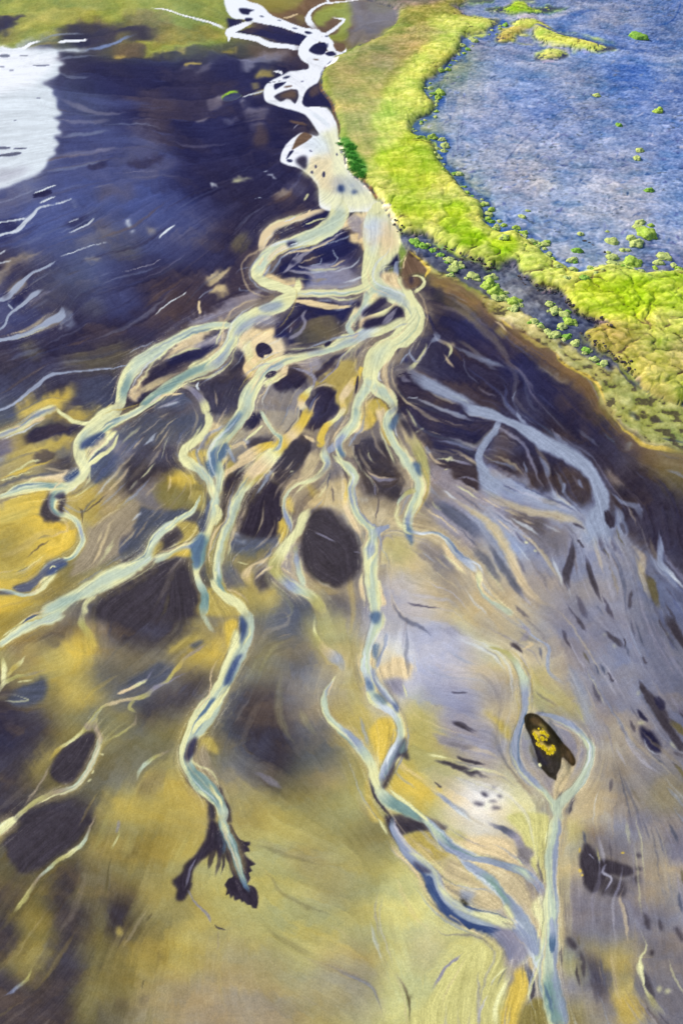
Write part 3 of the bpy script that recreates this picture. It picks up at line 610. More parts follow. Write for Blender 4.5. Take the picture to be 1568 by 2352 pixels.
P 22 g 10 .7 . | 60,780 140,790 230,870 240,940 140,900 80,850
# ---- tile 03
P 03 i 10 1 . | 600,-10 1110,-10 1060,100 960,190 760,210 660,170 580,80
P 03 G 14 .5 . | 500,20 600,-20 640,140 700,220 560,260
P 03 y 20 .9 . | 260,180 420,100 520,90 560,240 520,380 630,440 600,500 450,570 300,540 250,430 280,300
P 03 Y 16 .8 . | 380,180 480,100 520,200 540,300 440,330 330,330
P 03 r 10 .6 . | 20,180 160,90 260,100 200,180 240,260 150,300 90,240 30,230
P 03 Y 6 .7 . | 150,210 210,170 190,230 150,260
P 03 i 8 .8 . | 240,90 400,50 450,80 330,180 220,160
P 03 i 10 1 . | -60,500 80,500 130,560 250,560 275,650 240,720 200,820 100,960 -60,1000
P 03 N 24 .7 . | -60,540 60,540 120,640 80,760 -60,800
P 03 d 6 1 . | 60,470 200,370 260,360 275,440 250,500 200,520 100,530 30,490
P 03 O 14 .8 . | 280,420 380,500 300,560 260,480
P 03 O 20 .6 . | 640,180 860,220 980,180 1060,120 960,240 860,320 700,420 600,380 620,280
P 03 d 5 .9 . | 700,420 900,280 1000,300 965,370 870,420 820,400
P 03 i 16 .9 . | 800,520 960,450 1080,360 1260,340 1190,480 1080,560 960,620 860,660 800,600
P 03 o 20 .8 . | 860,640 1100,560 1180,600 1060,700 940,780 700,800 640,780 760,700
P 03 y 5 .8 . | 1030,160 1080,120 1150,115 1140,150 1000,220 960,220
P 03 Y 14 .9 . | 1280,0 1380,20 1380,90 1310,230 1280,330 1180,300 1060,320 1100,240 1200,160 1270,130
P 03 d 3 .8 o | 1090,180 1150,150 1170,160 1120,200
P 03 i 4 1 . | 290,920 320,830 400,745 500,672 542,680 552,760 520,850 470,920 420,982 350,975
P 03 i 8 1 . | 90,1200 180,1120 300,1072 400,1040 520,1060 560,1110 540,1200
P 03 y 8 .9 . | 170,900 240,810 340,755 335,800 260,880 190,960
P 03 O 14 .7 . | 590,800 700,720 800,760 700,860 560,980 480,990 540,900
P 03 y 10 .9 . | 560,1200 620,1050 720,970 780,950 840,880 950,800 1030,810 1050,900 1100,1000 1180,1080 1210,1200
P 03 Y 10 .6 . | 800,940 860,870 880,900 840,970 760,1080 730,1176 700,1150 760,1040
P 03 i 10 .6 . | 780,1000 840,960 950,880 930,950 830,1040
P 03 O 14 .7 . | 440,1060 560,960 620,980 600,1060 540,1080
P 03 y 4 .9 . | 1140,800 1150,720 1220,710 1260,800 1180,780
P 03 o 10 .7 . | 560,560 700,540 780,530 780,620 680,700 580,730 560,640
P 03 y 8 .7 . | 660,560 760,530 720,600 640,600
P 03 o 30 .6 . | 1380,40 1568,160 1568,380 1440,380 1340,400 1400,240
S 03 C -- .5 1 . | 470,-10,50 475,60,46,k 510,130,60,y 520,220,80,Y
S 03 s -- .6 .7 . | 1165,0,30,t 1190,60,24,t 1240,115,20,G
E 03 w 3 .6 . | 590,85,12,16,-30 650,150,10,6,30 675,185,6,6,0 565,20,8,14,0
S 03 t CC .35 1 w | 370,-10,70,t 280,25,66,t 180,60,60,t 90,112,50,t 30,152,44,t -30,190,40
S 03 D -- .5 .8 z | 230,0,10 160,30,16 120,60,6
S 03 P -- .4 .9 . | 200,-5,10 120,50,14,C 60,95,10 10,130,8
S 03 C -- .5 .9 . | -20,470,24 20,400,30,C 60,370,24,k 120,350,20,k 220,328,16,G 290,312,20,y
S 03 C -- .5 1 . | 15,240,16,k 25,320,30,C 15,400,30,C
S 03 Y -- .5 .9 . | 30,370,16,C 80,305,24,y 130,270,16,C 152,232,8,C
S 03 C -- .4 .8 . | 100,385,4 160,378,8 188,370,4
S 03 s -- .7 .6 . | 0,492,8,C 90,500,14 170,490,8 60,455,6
S 03 G -- .4 .9 . | 1190,160,14 1090,235,24,G 1020,310,26,y 965,375,24,k 900,415,26,v 820,468,26,k 740,485,20,c 640,515,18,c 580,540,18,k 530,600,22,k 470,672,26,k 400,730,22,C 330,782,28,y 280,840,20,y
S 03 k -- .5 .8 . | 780,480,20 740,530,20 790,560,20
S 03 P -- .4 .9 . | 850,365,12,C 800,400,18,C 740,430,20,P 670,462,10
S 03 v -- .6 .6 . | 1080,335,6 960,395,10 900,420,10
S 03 v -- .6 .6 . | 880,310,6 850,360,10 780,400,6
S 03 k -- .45 .9 w | 590,530,14 530,600,16 500,640,40,G 545,600,20,k 540,640,26,G 570,700,30,G 560,770,26,t 530,850,28,t 490,920,30,t 430,990,30,t 340,1020,40,G 230,1062,34,k 150,1115,30,k 80,1180,44,C
S 03 C -- .5 .8 . | 450,980,6 400,1010,10 300,1050,10 200,1100,10
S 03 G -- .5 .8 . | 790,550,12 780,610,14 720,665,16,k 650,705,14,k 585,735,16,k
S 03 G -- .5 .8 . | 300,850,10 260,920,14 210,1000,14 140,1100,16
E 03 C 2 .9 . | 538,908,12,5,-60 518,955,14,5,-40 585,805,16,4,10
S 03 t -- .6 .9 . | 1000,770,20,G 950,790,16,G 890,820,20,k 830,862,24,t 800,900,20,t 775,970,20,G
S 03 t C- .2 1 w | 1395,-20,90,t 1425,40,80,t 1425,100,80,t 1390,180,80,t 1350,250,90,t 1315,320,90,t 1280,400,90,t 1240,470,90,t 1190,550,110,t 1130,640,110,t 1090,710,90,t 1070,780,74,t 1070,840,72,t 1095,900,74,T 1150,965,90,T 1210,1020,80,T 1255,1080,60,T 1280,1140,56,t 1290,1200,56,t
P 03 G 6 .9 . | 1130,760 1180,760 1230,920 1270,1010 1230,1000 1180,960 1130,920 1100,850
P 03 Y 3 1 z | 1290,60 1340,30 1375,60 1355,90 1340,130 1310,200 1300,140
P 03 C 3 1 z | 1345,100 1355,90 1385,120 1370,180 1330,260 1300,340 1270,410 1240,440 1290,320 1315,200
P 03 D 3 .95 z | 1385,10 1400,20 1425,70 1410,130 1380,175 1385,120 1375,60
P 03 D 4 .95 z | 1395,225 1380,270 1355,330 1325,390 1290,420 1300,350 1340,270
P 03 B 5 .9 z | 1210,480 1190,520 1130,600 1095,680 1120,690 1160,640 1220,560 1260,500
P 03 i 2 1 z | 1060,830 1065,790 1085,740 1130,700 1135,740 1125,790 1100,830 1085,852
S 03 C -- .45 1 z | 1320,400,34 1270,470,36 1200,570,40 1140,630,34,C 1095,700,20
S 03 C -- .4 .9 z | 1215,450,6 1190,510,10 1130,590,14 1090,660,18 1055,760,24 1050,830,20
S 03 C -- .5 .8 z | 1440,60,12 1430,120,14 1390,180,14
S 03 C -- .5 .9 z | 1200,960,20,k 1230,1020,24,C 1270,1080,20,C 1275,1140,16
P 03 i 3 1 . | 1040,840 1060,900 1100,970 1170,1040 1230,1100 1240,1176 1200,1176 1190,1080 1120,1010 1070,950
P 03 n 2 1 . | 1250,980 1275,1000 1290,1060 1330,1120 1325,1200 1290,1200 1290,1120 1270,1060
# ---- tile 13
P 13 i 16 1 . | 180,520 230,420 330,420 440,420 470,560 490,680 520,760 510,860 430,905 350,880 280,800 190,720 160,640
P 13 d 20 .8 . | 280,0 480,0 620,60 600,130 420,150 330,100
P 13 d 24 .6 . | 520,190 640,200 660,300 650,410 560,400 470,300
P 13 o 30 .5 . | 300,100 460,160 500,260 440,360 320,380 230,300
P 13 G 20 .6 . | 120,100 260,100 280,250 200,350 160,260
P 13 k 14 .8 . | 640,0 750,0 780,120 900,160 920,300 870,420 860,560 760,360 640,180 625,80
P 13 c 14 .7 . | 720,220 820,200 880,320 760,420 680,420
P 13 y 8 .8 . | 740,520 800,560 850,650 780,620 740,570
P 13 y 8 .7 . | 850,380 920,420 930,560 880,560
P 13 G 14 .5 . | 720,430 840,440 850,520 780,540
P 13 W 30 .8 . | 1100,160 1240,140 1240,330 1180,480 1100,320
P 13 P 6 .95 . | 995,330 1010,300 1050,285 1070,250 1130,250 1190,300 1190,370 1140,380 1060,380 1010,380
P 13 C 20 .6 . | 1050,180 1180,220 1160,300 1060,260
P 13 v 5 .9 . | 1030,400 1090,375 1135,390 1142,460 1060,470
P 13 y 20 .7 . | 1130,520 1280,540 1340,620 1250,760 1160,740 1140,620
P 13 k 14 .7 . | 1200,800 1300,800 1500,900 1480,1000 1360,940 1240,920
P 13 P 16 .6 . | 1260,900 1420,960 1540,1060 1500,1176 1400,1100 1300,1000
P 13 Y 4 1 . | 950,660 1000,600 1060,600 1095,640 1100,700 1060,770 1035,830 1000,860 970,760 945,700
P 13 Y 8 .95 . | 1080,850 1160,840 1220,900 1290,1040 1280,1130 1200,1100 1050,1000 1070,930
P 13 y 4 .9 . | 915,970 940,950 965,1060 1010,1160 1060,1190 960,1190 920,1060
P 13 r 6 .4 . | 920,1080 980,1100 1000,1176 940,1176
P 13 G 16 .6 . | 620,900 740,880 780,960 700,1020 600,980
P 13 r 16 .3 . | 260,930 400,900 460,980 340,1000
P 13 k 20 .5 . | 100,980 300,980 500,1040 600,1176 200,1176
S 13 v -- .8 .5 . | 280,905,14 380,950,30 450,1000,14
S 13 G -- .7 .6 . | 500,110,6 420,130,10 
S 13 C -- .5 .9 . | 630,0,14 628,80,16 650,140,24,k 700,210,50,c 770,260,70,s 800,330,50,s
S 13 C -- .5 .8 . | 760,340,8 720,400,14
S 13 t C- .4 1 w | 745,365,14,w 705,420,24,s 683,490,40,t 700,570,50,t 745,635,44,t 810,685,50,s 865,740,54,s 920,800,56,t 965,880,56,C 985,960,56,C 1020,1040,60,t 1080,1090,70,T 1150,1120,76,T 1220,1155,70,T 1270,1190,60,t
S 13 s -- .7 .6 . | 880,580,10 910,660,24 940,760,40
S 13 t wC .35 1 w | 1010,-20,80,s 990,60,80,t 950,140,56,t 928,230,50,t 925,310,60,t 945,390,60,s 960,460,60,t 1020,520,50,w 1080,560,54,w 1120,630,50,t 1128,690,50,t 1105,760,60,s 1060,840,60,s 1025,920,60,s 1010,990,40,d
S 13 w -- .5 .8 w | 1045,100,24,s 1040,170,16 1020,220,14 1000,270,24 985,320,20,s
S 13 s -- .4 .9 w | 960,300,30 985,390,30 1040,460,36 1090,520,34 1110,570,30
S 13 C -- .4 .9 z | 930,435,16 955,500,24 1020,545,16,w
S 13 w -- .5 .8 z | 920,200,12 915,290,14 935,370,12
S 13 t -- .5 .8 z | 1000,70,20,C 960,170,20,t
P 13 B 3 .9 z | 950,10 970,-10 1010,-10 1000,40 975,60
P 13 B 3 .8 z | 960,180 1005,170 990,270 975,270
P 13 B 4 .8 z | 920,370 960,400 975,440 940,425
P 13 B 4 .7 z | 970,450 1030,470 1050,520 1000,505
P 13 D 4 .6 z | 1080,500 1110,520 1115,570 1090,545
P 13 P 2 .9 z | 945,290 955,255 980,255 972,300 958,300
P 13 i 2 .9 o | 1110,775 1150,705 1160,770 1175,840 1120,815 1095,850 1090,900 1062,960 1040,1000 1015,995 1050,910 1080,850
P 13 T 5 .7 o | 1110,790 1150,720 1150,790
S 13 C -- .4 1 o | 1050,1000,8 1110,1050,22 1180,1100,18 1240,1150,16 1290,1190,16
S 13 Y -- .5 .8 o | 1080,660,10 1095,700,12 1070,750,10
S 13 i -- .5 .9 . | 945,930,16 975,1040,20 1030,1120,24 1080,1190,40
S 13 C -- .5 .8 . | 1140,395,8 1145,440,14 1160,480,12
E 13 i 3 .7 . | 1215,105,38,8,5 1205,130,38,8,5 1220,145,30,6,0 1295,88,35,9,0 1425,110,58,20,10 1335,140,24,8,0 1340,178,30,7,5 1255,200,18,7,0 1320,215,20,5,5 1105,400,14,5,10 1112,435,16,6,20 1480,190,30,6,10
E 13 D 2 .6 . | 1350,182,20,5,5 1250,200,10,5,0
S 13 i -- .7 .7 . | 1410,610,8 1480,630,14 1568,670,10
S 13 i -- .7 .7 . | 1430,625,8 1500,655,14 1560,680,8
S 13 v -- .7 .7 . | 1300,680,40 1400,730,60 1530,760,50
S 13 i -- .7 .8 . | 1310,840,20 1420,870,30 1568,930,40
S 13 i -- .7 .8 . | 1440,815,10 1500,840,24 1600,860,20
S 13 C -- .7 .7 . | 1270,800,8 1340,815,14 1400,830,10
S 13 i -- .5 .7 . | 1320,970,10 1350,995,14
S 13 s -- .7 .6 . | 1290,1010,20 1380,1070,30 1480,1130,40 1530,1176,40
# ---- tile 23
P 23 v 30 .7 . | 900,-20 1568,-20 1568,500 1300,600 1100,500 960,400
P 23 s 30 .6 . | 980,200 1150,100 1300,200 1250,400 1060,500
P 23 C 14 .8 . | 240,-10 330,-10 420,120 560,220 640,330 600,340 480,260 360,150
P 23 l 30 .8 . | 0,60 300,160 420,300 420,480 200,560 0,500
P 23 v 24 .8 . | 60,360 300,400 430,500 440,620 560,760 480,860 300,800 160,740 140,560
P 23 c 16 .8 . | 360,280 600,330 630,480 600,640 560,700 500,640 430,530 400,440
P 23 v 16 .6 . | 440,340 560,360 560,520 500,520 440,440
P 23 y 5 .95 . | 428,535 500,595 580,655 580,720 540,705 480,625
P 23 k 14 .95 . | 660,300 780,320 800,420 900,430 1000,590 1010,650 880,600 780,560 700,560 690,450
P 23 c 8 .8 . | 520,100 580,110 600,190 540,160
P 23 P 8 .8 . | 610,200 700,220 780,240 780,290 680,290 620,240
P 23 c 6 .7 . | 830,320 880,310 900,350 860,360
P 23 c 16 .95 . | 1130,680 1200,580 1250,660 1230,760 1300,900 1200,1020 1100,1200 920,1200 970,1000 1060,860
P 23 G 14 .8 . | 1180,880 1340,900 1400,1080 1330,1190 1200,1150
P 23 y 14 .8 . | 1420,920 1600,980 1600,1200 1440,1200 1340,1080
P 23 c 10 .7 . | 1380,780 1480,800 1568,940 1500,900
P 23 k 20 .9 . | 0,480 160,560 160,720 280,780 160,860 0,880
P 23 v 14 .7 . | 960,680 1080,640 1110,700 1060,760
P 23 C 14 .8 . | 520,880 620,930 720,1010 780,1100 790,1200 560,1200 540,1060
P 23 W 20 .9 . | 260,980 440,960 560,1030 540,1120 400,1176 300,1120
P 23 P 14 .7 . | 200,1020 300,1000 280,1100 200,1080
P 23 v 8 .9 . | 690,600 760,590 900,620 1000,720 1020,820 950,910 930,780 860,680
P 23 v 8 .9 . | 620,640 660,640 700,780 740,880 830,960 820,1080 740,990 640,930 600,800
P 23 c 2 1 . | 875,830 945,860 905,960 870,1050 835,1090 825,1000 845,930 860,870
P 23 d 5 .9 . | 930,1070 950,1040 930,1110 905,1150 890,1140
P 23 d 8 .8 . | 740,1080 790,1080 810,1130 790,1170
S 23 t -- .6 .9 w | 440,180,20,k 560,220,30,k 620,300,40,t 650,370,50,t 665,450,50,s 665,540,50,s 635,630,44,s 605,720,46,s 610,820,60,s 650,900,60,s 720,970,50,s 780,1030,40,t 820,1090,50,t 845,1150,60,t 850,1200,64,t
S 23 B -- .6 .7 z | 690,490,10 680,540,20 640,640,14 625,740,14 630,860,24 660,910,16
S 23 t -- .5 .9 w | 700,570,20,v 800,580,30,s 880,610,40,s 950,655,40,s 1010,715,40,t 1040,780,46,t 1025,870,56,t 970,970,60,t 900,1040,60,t 850,1100,66,t 845,1160,60,t
S 23 w -- .6 .8 z | 990,680,10 1030,740,14 1030,820,16 1000,900,14
S 23 s -- .8 .6 . | 900,280,60 980,450,90 1030,600,90 1090,670,70
S 23 w -- .5 .8 . | 600,0,40,s 640,50,24,s 700,120,14 770,165,14 800,200,18 790,270,22,s 795,330,24,s 850,380,34,s 900,410,30,s
S 23 P -- .6 .7 . | 660,150,20 700,170,20 640,200,10
S 23 v -- .6 .6 . | 620,60,20 680,100,30 620,160,20
S 23 G -- .7 .6 . | 760,480,10 820,510,20 860,560,10
S 23 k -- .7 .6 . | 940,500,10 980,580,14 1010,630,8
S 23 i -- .45 .95 . | 1310,370,12 1350,450,46 1420,540,70 1470,630,56 1530,720,50 1600,800,44
S 23 N -- .5 .8 . | 1400,470,30 1440,520,50 1450,560,20
P 23 N 3 1 . | 1325,640 1350,650 1400,680 1445,760 1440,800 1400,800 1350,750 1330,700
S 23 N -- .5 .9 . | 1308,540,14 1330,580,24 1370,620,16
S 23 i -- .5 .95 . | 1460,-10,50 1510,70,60 1568,160,44 1620,240,40
S 23 i -- .5 .9 . | 1480,590,14 1530,640,40,O 1600,700,40
S 23 i -- .5 .9 . | 1500,850,14 1540,890,24,O 1600,960,30
S 23 i -- .5 .7 . | 1510,790,10 1600,830,40,g
S 23 i -- .6 .8 . | 1115,90,14 1160,135,26 1200,175,30 1225,205,14
S 23 i -- .6 .8 . | 1215,140,10 1232,170,14 1225,200,10
S 23 i -- .6 .7 . | 1330,240,14 1360,290,16
S 23 i -- .6 .7 . | 1140,340,10 1165,380,14
S 23 i -- .6 .8 . | 1430,20,10 1440,80,14
E 23 C 2.5 .9 . | 1520,750,26,10,45 1330,625,20,6,0 1315,455,6,12,0 1120,118,8,4,40 1175,185,12,4,20 1480,115,8,5,0
S 23 w -- .7 .6 . | 1340,700,8 1350,760,8 1400,805,10 1440,820,6
S 23 i -- .6 .8 . | 130,845,24 300,885,34 400,915,30 460,940,14
S 23 i -- .6 .8 . | 260,815,14 330,845,26 440,860,12
S 23 i -- .7 .7 . | 240,615,10 300,640,14 350,670,8
S 23 i -- .7 .6 . | 230,450,14 330,455,10
S 23 g -- .7 .6 . | 200,730,20 300,760,30 400,760,20
E 23 i 3 .9 . | 432,1035,24,12,35 400,1085,34,9,10 480,1078,25,6,5 500,1112,28,8,5 518,1047,14,8,20 482,998,10,5,0
E 23 i 4 .6 . | 335,535,50,12,0 165,985,20,10,40
E 23 Y 3 .9 . | 170,1008,24,7,35
S 23 s -- .7 .8 . | 150,1015,20 220,1080,34 280,1130,30,w 360,1190,30
S 23 C -- .6 .8 . | 100,810,10 170,820,14 220,830,8
S 23 C -- .7 .7 . | 300,900,10 420,890,20 560,930,20,P
# ---- tile 04
P 04 i 5 1 . | 100,-20 520,-20 490,80 440,150 330,225 230,290 120,320 60,200 20,120
P 04 N 24 .5 . | 160,0 380,0 300,120 140,140
P 04 O 16 .7 . | 20,140 130,260 80,330 -60,340 -60,130
P 04 i 12 .9 . | -60,420 60,390 140,300 150,380 80,500 -60,580
P 04 i 12 1 . | -60,600 100,570 120,680 60,800 -60,840
P 04 i 10 1 . | 280,440 340,300 450,240 480,280 430,430 540,510 550,620 480,700 460,860 470,960 440,1050 430,1200 -60,1200 -60,900 60,860 150,960 240,860 300,720 330,600 260,520
P 04 O 14 .7 . | 390,420 480,400 490,460 400,520
P 04 o 14 .9 . | 100,560 160,500 220,420 250,500 300,640 290,760 240,860 150,940 60,860 0,860 60,780 130,700
P 04 y 16 .6 . | 150,720 230,700 260,780 180,860
P 04 O 16 .7 . | 180,240 300,260 290,340 220,400 120,520 140,420
P 04 O 16 .6 . | 440,1000 560,860 600,980 560,1100 540,1200 430,1200
P 04 o 20 .8 . | 500,560 600,420 620,600 640,740 600,1176 460,1176 480,900 460,760
P 04 G 24 .7 . | 900,860 1100,900 1300,1000 1568,1050 1568,1200 700,1200 760,1080 860,960
P 04 y 24 .7 . | 680,760 900,700 1100,640 1240,700 1200,820 1050,920 900,860 760,880
P 04 y 20 .5 . | 560,120 700,40 1000,20 1150,100 1100,240 960,500 820,600 800,420 640,360 540,480 470,400
P 04 o 20 .6 . | 660,220 780,160 860,300 780,420 700,360
P 04 n 7 .85 . | 615,500 700,470 740,390 770,430 740,530 735,620 700,640 720,690 650,745 655,680 625,640
P 04 y 4 .8 . | 665,660 680,610 715,660 690,680
P 04 O 8 .7 . | 700,230 730,160 800,130 920,45 900,90 790,180 750,250
E 04 i 8 .6 . | 905,790,18,36,10 590,855,16,26,0 590,1120,16,70,0 525,750,9,60,0 600,460,40,14,-30 690,1060,40,30,0 790,650,16,16,0 820,1040,30,30,0
S 04 O -- .5 .8 . | 645,210,8 620,300,10 610,380,20 600,450,16
S 04 O -- .5 .8 . | 880,535,5 855,570,20 840,590,14
S 04 O -- .5 .7 . | 830,920,10 820,980,10
S 04 C -- .4 1 w | 100,-10,30,C 50,25,60,C 0,65,60,C -60,110,60,k
E 04 w 3 .6 . | 80,95,14,8,45
P 04 y 6 .8 . | -40,90 20,70 10,110 -40,130
S 04 C -- .45 .9 . | 560,-40,10,G 520,40,12,G 485,130,22,t 420,182,26,C 340,235,22,k 270,290,18,t 215,345,16,G 150,440,26,k 80,540,26,k
S 04 k -- .7 .8 . | 195,840,8 150,920,24,k 80,980,24,s 20,1020,14,s
S 04 C -- .5 .8 . | 690,20,8,G 680,80,12,k 665,120,14,C 640,175,20,k
S 04 v -- .7 .6 . | 690,0,20 660,80,14
S 04 i -- .4 .8 . | 1060,390,16,v 1100,450,10 1150,510,14 1195,555,18 1215,600,8
S 04 i -- .5 .8 . | 1225,600,4 1260,630,14 1300,634,8
S 04 G -- .7 .6 . | 1260,640,8 1240,760,10
P 04 n 3 .95 . | 1210,0 1290,60 1310,150 1270,230 1240,170 1190,220 1150,245 1110,300 1095,380 1060,465 1015,465 1020,410 995,360 1050,310 1080,250 1140,200 1190,120
P 04 n 1.2 1 . | 1320,30 1360,90 1385,120 1440,130 1438,150 1425,155 1440,185 1405,195 1430,235 1468,265 1440,272 1452,300 1430,310 1440,340 1425,375 1470,400 1485,460 1478,515 1450,512 1440,495 1420,495 1400,475 1385,480 1380,460 1350,470 1340,440 1325,460 1318,430 1300,440 1305,400 1290,380 1320,340 1340,330 1320,260 1300,220 1285,100
#P 04 G | 1350,440 1365,400 1372,380 1368,430 1360,465
S 04 n -- .5 .8 . | 1290,180,26 1285,260,16 1270,320,6
#S 04 O | 1240,220,50 1200,280,60 1240,340,50 1230,380,10
S 04 v -- .6 .8 . | 1130,230,10 1080,300,20 1060,400,16
S 04 s -- .6 .4 . | 1240,60,20 1210,150,20 1130,230,14
P 04 r 5 .7 . | 1325,20 1355,30 1360,70 1340,50
S 04 t TT .35 1 w | 1270,-30,60,t 1285,40,56,t 1305,90,56,t 1335,150,50,T 1362,230,44,T 1385,310,36,T 1410,380,28,B 1440,430,24,D
S 04 C -- .6 .7 z | 1275,0,20 1300,70,20,C 1320,110,10,t
S 04 B -- .6 .8 . | 1250,60,40 1270,130,50 1290,200,30
# ---- tile 14
P 14 k 30 .6 . | 100,0 700,0 1000,200 1100,400 900,500 500,450 300,300
P 14 G 40 .6 . | 0,700 300,700 520,900 500,1200 0,1200
P 14 G 30 .5 . | 560,900 800,760 960,720 1000,900 960,1200 700,1200
P 14 v 30 .35 . | 850,800 980,740 980,900 920,1100 840,1040
P 14 k 24 .7 . | 500,560 760,560 820,700 560,940 520,1176 500,1000 480,720
P 14 m 16 .9 . | 1050,400 1200,330 1300,500 1400,580 1540,640 1568,700 1480,760 1350,850 1280,1000 1180,960 1080,760 1000,560
P 14 c 20 .5 . | 1120,600 1260,620 1340,700 1260,900 1160,820
P 14 m 6 .95 . | 1330,960 1400,840 1480,770 1568,710 1700,680 1700,1200 1210,1200 1250,1060
P 14 O 14 .3 . | 840,100 940,30 1040,60 1000,200 900,160
P 14 G 14 .4 . | 460,160 560,180 700,240 660,290 520,240
S 14 O -- .9 .3 . | 260,140,20 400,180,26 560,240,26 680,270,20
S 14 O -- .9 .3 . | 290,260,20 370,330,24 440,420,30 600,510,30 750,560,20
S 14 G -- .8 .5 . | 900,900,14 700,820,10
S 14 l -- .8 .4 . | 1020,440,8 1000,600,16 1050,760,14 1080,860,10
S 14 G -- .6 .8 . | 1080,860,8 1120,930,14 1165,1010,16,O 1180,1090,12,O 1185,1200,10,O
E 14 O 3 .8 . | 1178,1022,10,12,0
S 14 v -- .5 .9 . | 1490,760,5 1450,795,14 1390,840,14,v 1350,900,18,v 1320,960,26
S 14 v -- .7 .5 . | 1568,870,10 1568,1176,30 
S 14 C -- .5 .9 . | 985,-10,8 1020,40,16 1050,90,12
P 14 i 3 1 . | 1030,0 1060,-20 1250,-20 1390,50 1360,80 1280,75 1200,75 1150,90 1110,130 1080,110
P 14 y 4 1 . | 1130,110 1200,78 1290,78 1350,150 1400,210 1300,240 1230,190 1150,150
P 14 c 10 .8 . | 1300,200 1420,210 1500,280 1400,290 1320,270
S 14 s Dl .35 1 w | 1080,-20,60,T 1075,40,50,s 1110,110,60,s 1165,190,70,s 1250,265,80,s 1310,330,86,s 1335,400,90,s 1390,480,100,s 1470,545,90,s 1568,600,90,s
S 14 t ss .4 1 w | 1240,-20,50,t 1310,45,50,t 1370,115,56,s 1440,175,50,s 1568,225,50,s
# ---- tile 24
P 24 W 24 .9 . | 250,-20 420,0 480,80 380,120 260,60
P 24 P 6 .9 . | 260,120 340,90 560,120 615,220 635,285 500,240 380,205 270,165
P 24 k 5 .8 . | 220,70 330,100 300,130 240,110
P 24 c 12 .7 . | 200,-20 380,20 330,60 220,40
P 24 c 6 .95 . | 190,310 230,230 290,250 370,320 460,400 330,385 210,355
P 24 c 5 .9 . | 270,215 420,240 560,290 650,330 700,440 730,530 640,490 560,420 470,340 380,275
P 24 G 6 .7 . | 560,300 680,320 700,440 640,380
P 24 m 14 .95 . | -100,300 60,310 120,430 200,560 340,640 480,660 525,710 440,860 380,950 300,1200 -100,1200
P 24 c 16 .4 . | 0,640 160,640 220,720 100,880 0,840
P 24 m 4 1 . | 560,-20 790,-20 785,250 775,370 720,300 690,240 715,200 660,160 640,90
P 24 y 12 .5 . | 640,80 700,120 700,200 650,160
P 24 k 8 .95 . | 900,10 1000,40 980,160 955,240 920,290 900,420 880,600 880,740 830,740 850,400 840,230 870,100
P 24 c 10 .9 . | 860,100 960,160 940,300 880,400 850,300
P 24 G 10 .8 . | 870,440 930,400 940,600 900,640 860,600
P 24 r 8 .7 . | 1000,120 1050,40 1150,80 1270,190 1240,230 1150,250 1080,180
P 24 i 4 1 . | 970,240 1000,140 1050,160 1090,230 1150,235 1240,260 1290,300 1250,330 1180,320 1130,330 1090,400 1050,430 1000,380 985,330
P 24 i 6 .8 . | 1090,360 1160,330 1240,370 1240,440 1150,430 1100,440
P 24 i 5 .8 . | 1280,330 1330,320 1310,380 1280,370
P 24 v 10 .8 . | 940,330 1000,420 1200,470 1320,440 1350,640 1240,600 1100,620 960,680 910,550
P 24 g 16 .8 . | 980,480 1200,500 1280,620 1150,700 1000,690
P 24 g 8 .8 . | 1060,180 1200,60 1320,180 1340,300 1260,200
P 24 v 10 .7 . | 1180,-20 1568,-20 1568,60 1380,60 1300,100
P 24 c 12 .9 . | 1340,60 1480,80 1480,200 1568,300 1568,560 1430,520 1330,500 1330,300
P 24 r 10 .6 . | 1480,100 1568,110 1568,240 1490,200
P 24 d 8 .9 . | 1480,100 1520,110 1500,180
P 24 y 14 .9 . | 940,690 1100,740 1280,680 1330,760 1310,900 1150,930 1080,820 980,760
P 24 Y 10 .8 . | 1150,930 1280,900 1310,1010 1360,1100 1320,1200 1190,1200 1150,1060
P 24 g 8 .95 . | 890,640 930,660 1000,770 1130,860 1170,1000 1160,1200 1080,1100 980,900 900,740
P 24 i 10 .9 . | 960,800 1100,840 1150,940 1100,1060 1020,940
P 24 i 3 .9 . | 900,680 930,690 965,740 940,755 910,720
P 24 g 10 .95 . | 1370,540 1568,610 1568,1200 1500,1120 1420,1000 1330,880 1380,700
P 24 v 10 .7 . | 830,850 900,860 1000,980 1060,1200 920,1200 860,1050
P 24 o 12 .8 . | 880,1060 960,1040 1040,1200 920,1200
P 24 k 8 .9 . | 860,760 920,780 1000,930 980,950 900,880
P 24 g 10 .9 . | 440,860 560,820 640,850 590,880 560,1000 520,1200 350,1200 370,1000
P 24 Y 6 .95 . | 600,880 660,850 695,960 650,1080 620,1200 505,1200 545,1060 580,960
P 24 o 6 1 . | 620,1200 650,1080 720,1030 770,1060 800,1200
S 24 g -- .5 .9 . | 660,820,40 700,920,40,d 700,1010,30,i 670,1070,20,i
S 24 C -- .5 .9 . | 560,850,16 500,900,12 460,960,14,l
S 24 s -- .5 .9 . | 580,880,16,C 545,960,24 500,1060,30 480,1200,30
S 24 l -- .6 .7 . | 450,1000,10 400,1100,16 390,1200,20
S 24 v -- .7 .7 . | 300,770,6 260,800,12 210,850,16 160,930,24 120,990,14
S 24 v -- .5 .9 . | 440,20,30 540,60,40,d 610,110,50,v 650,180,60,g 700,215,50,g
P 24 g 2 .9 . | 640,160 680,165 715,200 690,225 695,260 660,270 620,230
S 24 l -- .6 .8 . | 610,220,8,C 650,270,12,C
E 24 O 4 .7 . | 280,92,20,8,10
S 24 s DC .35 1 w | -20,200,70,s 60,255,80,s 125,325,84,s 155,410,90,s 225,495,104,s 330,560,110,s 450,605,90,s 540,650,110,v 620,730,170,v 600,820,90,v
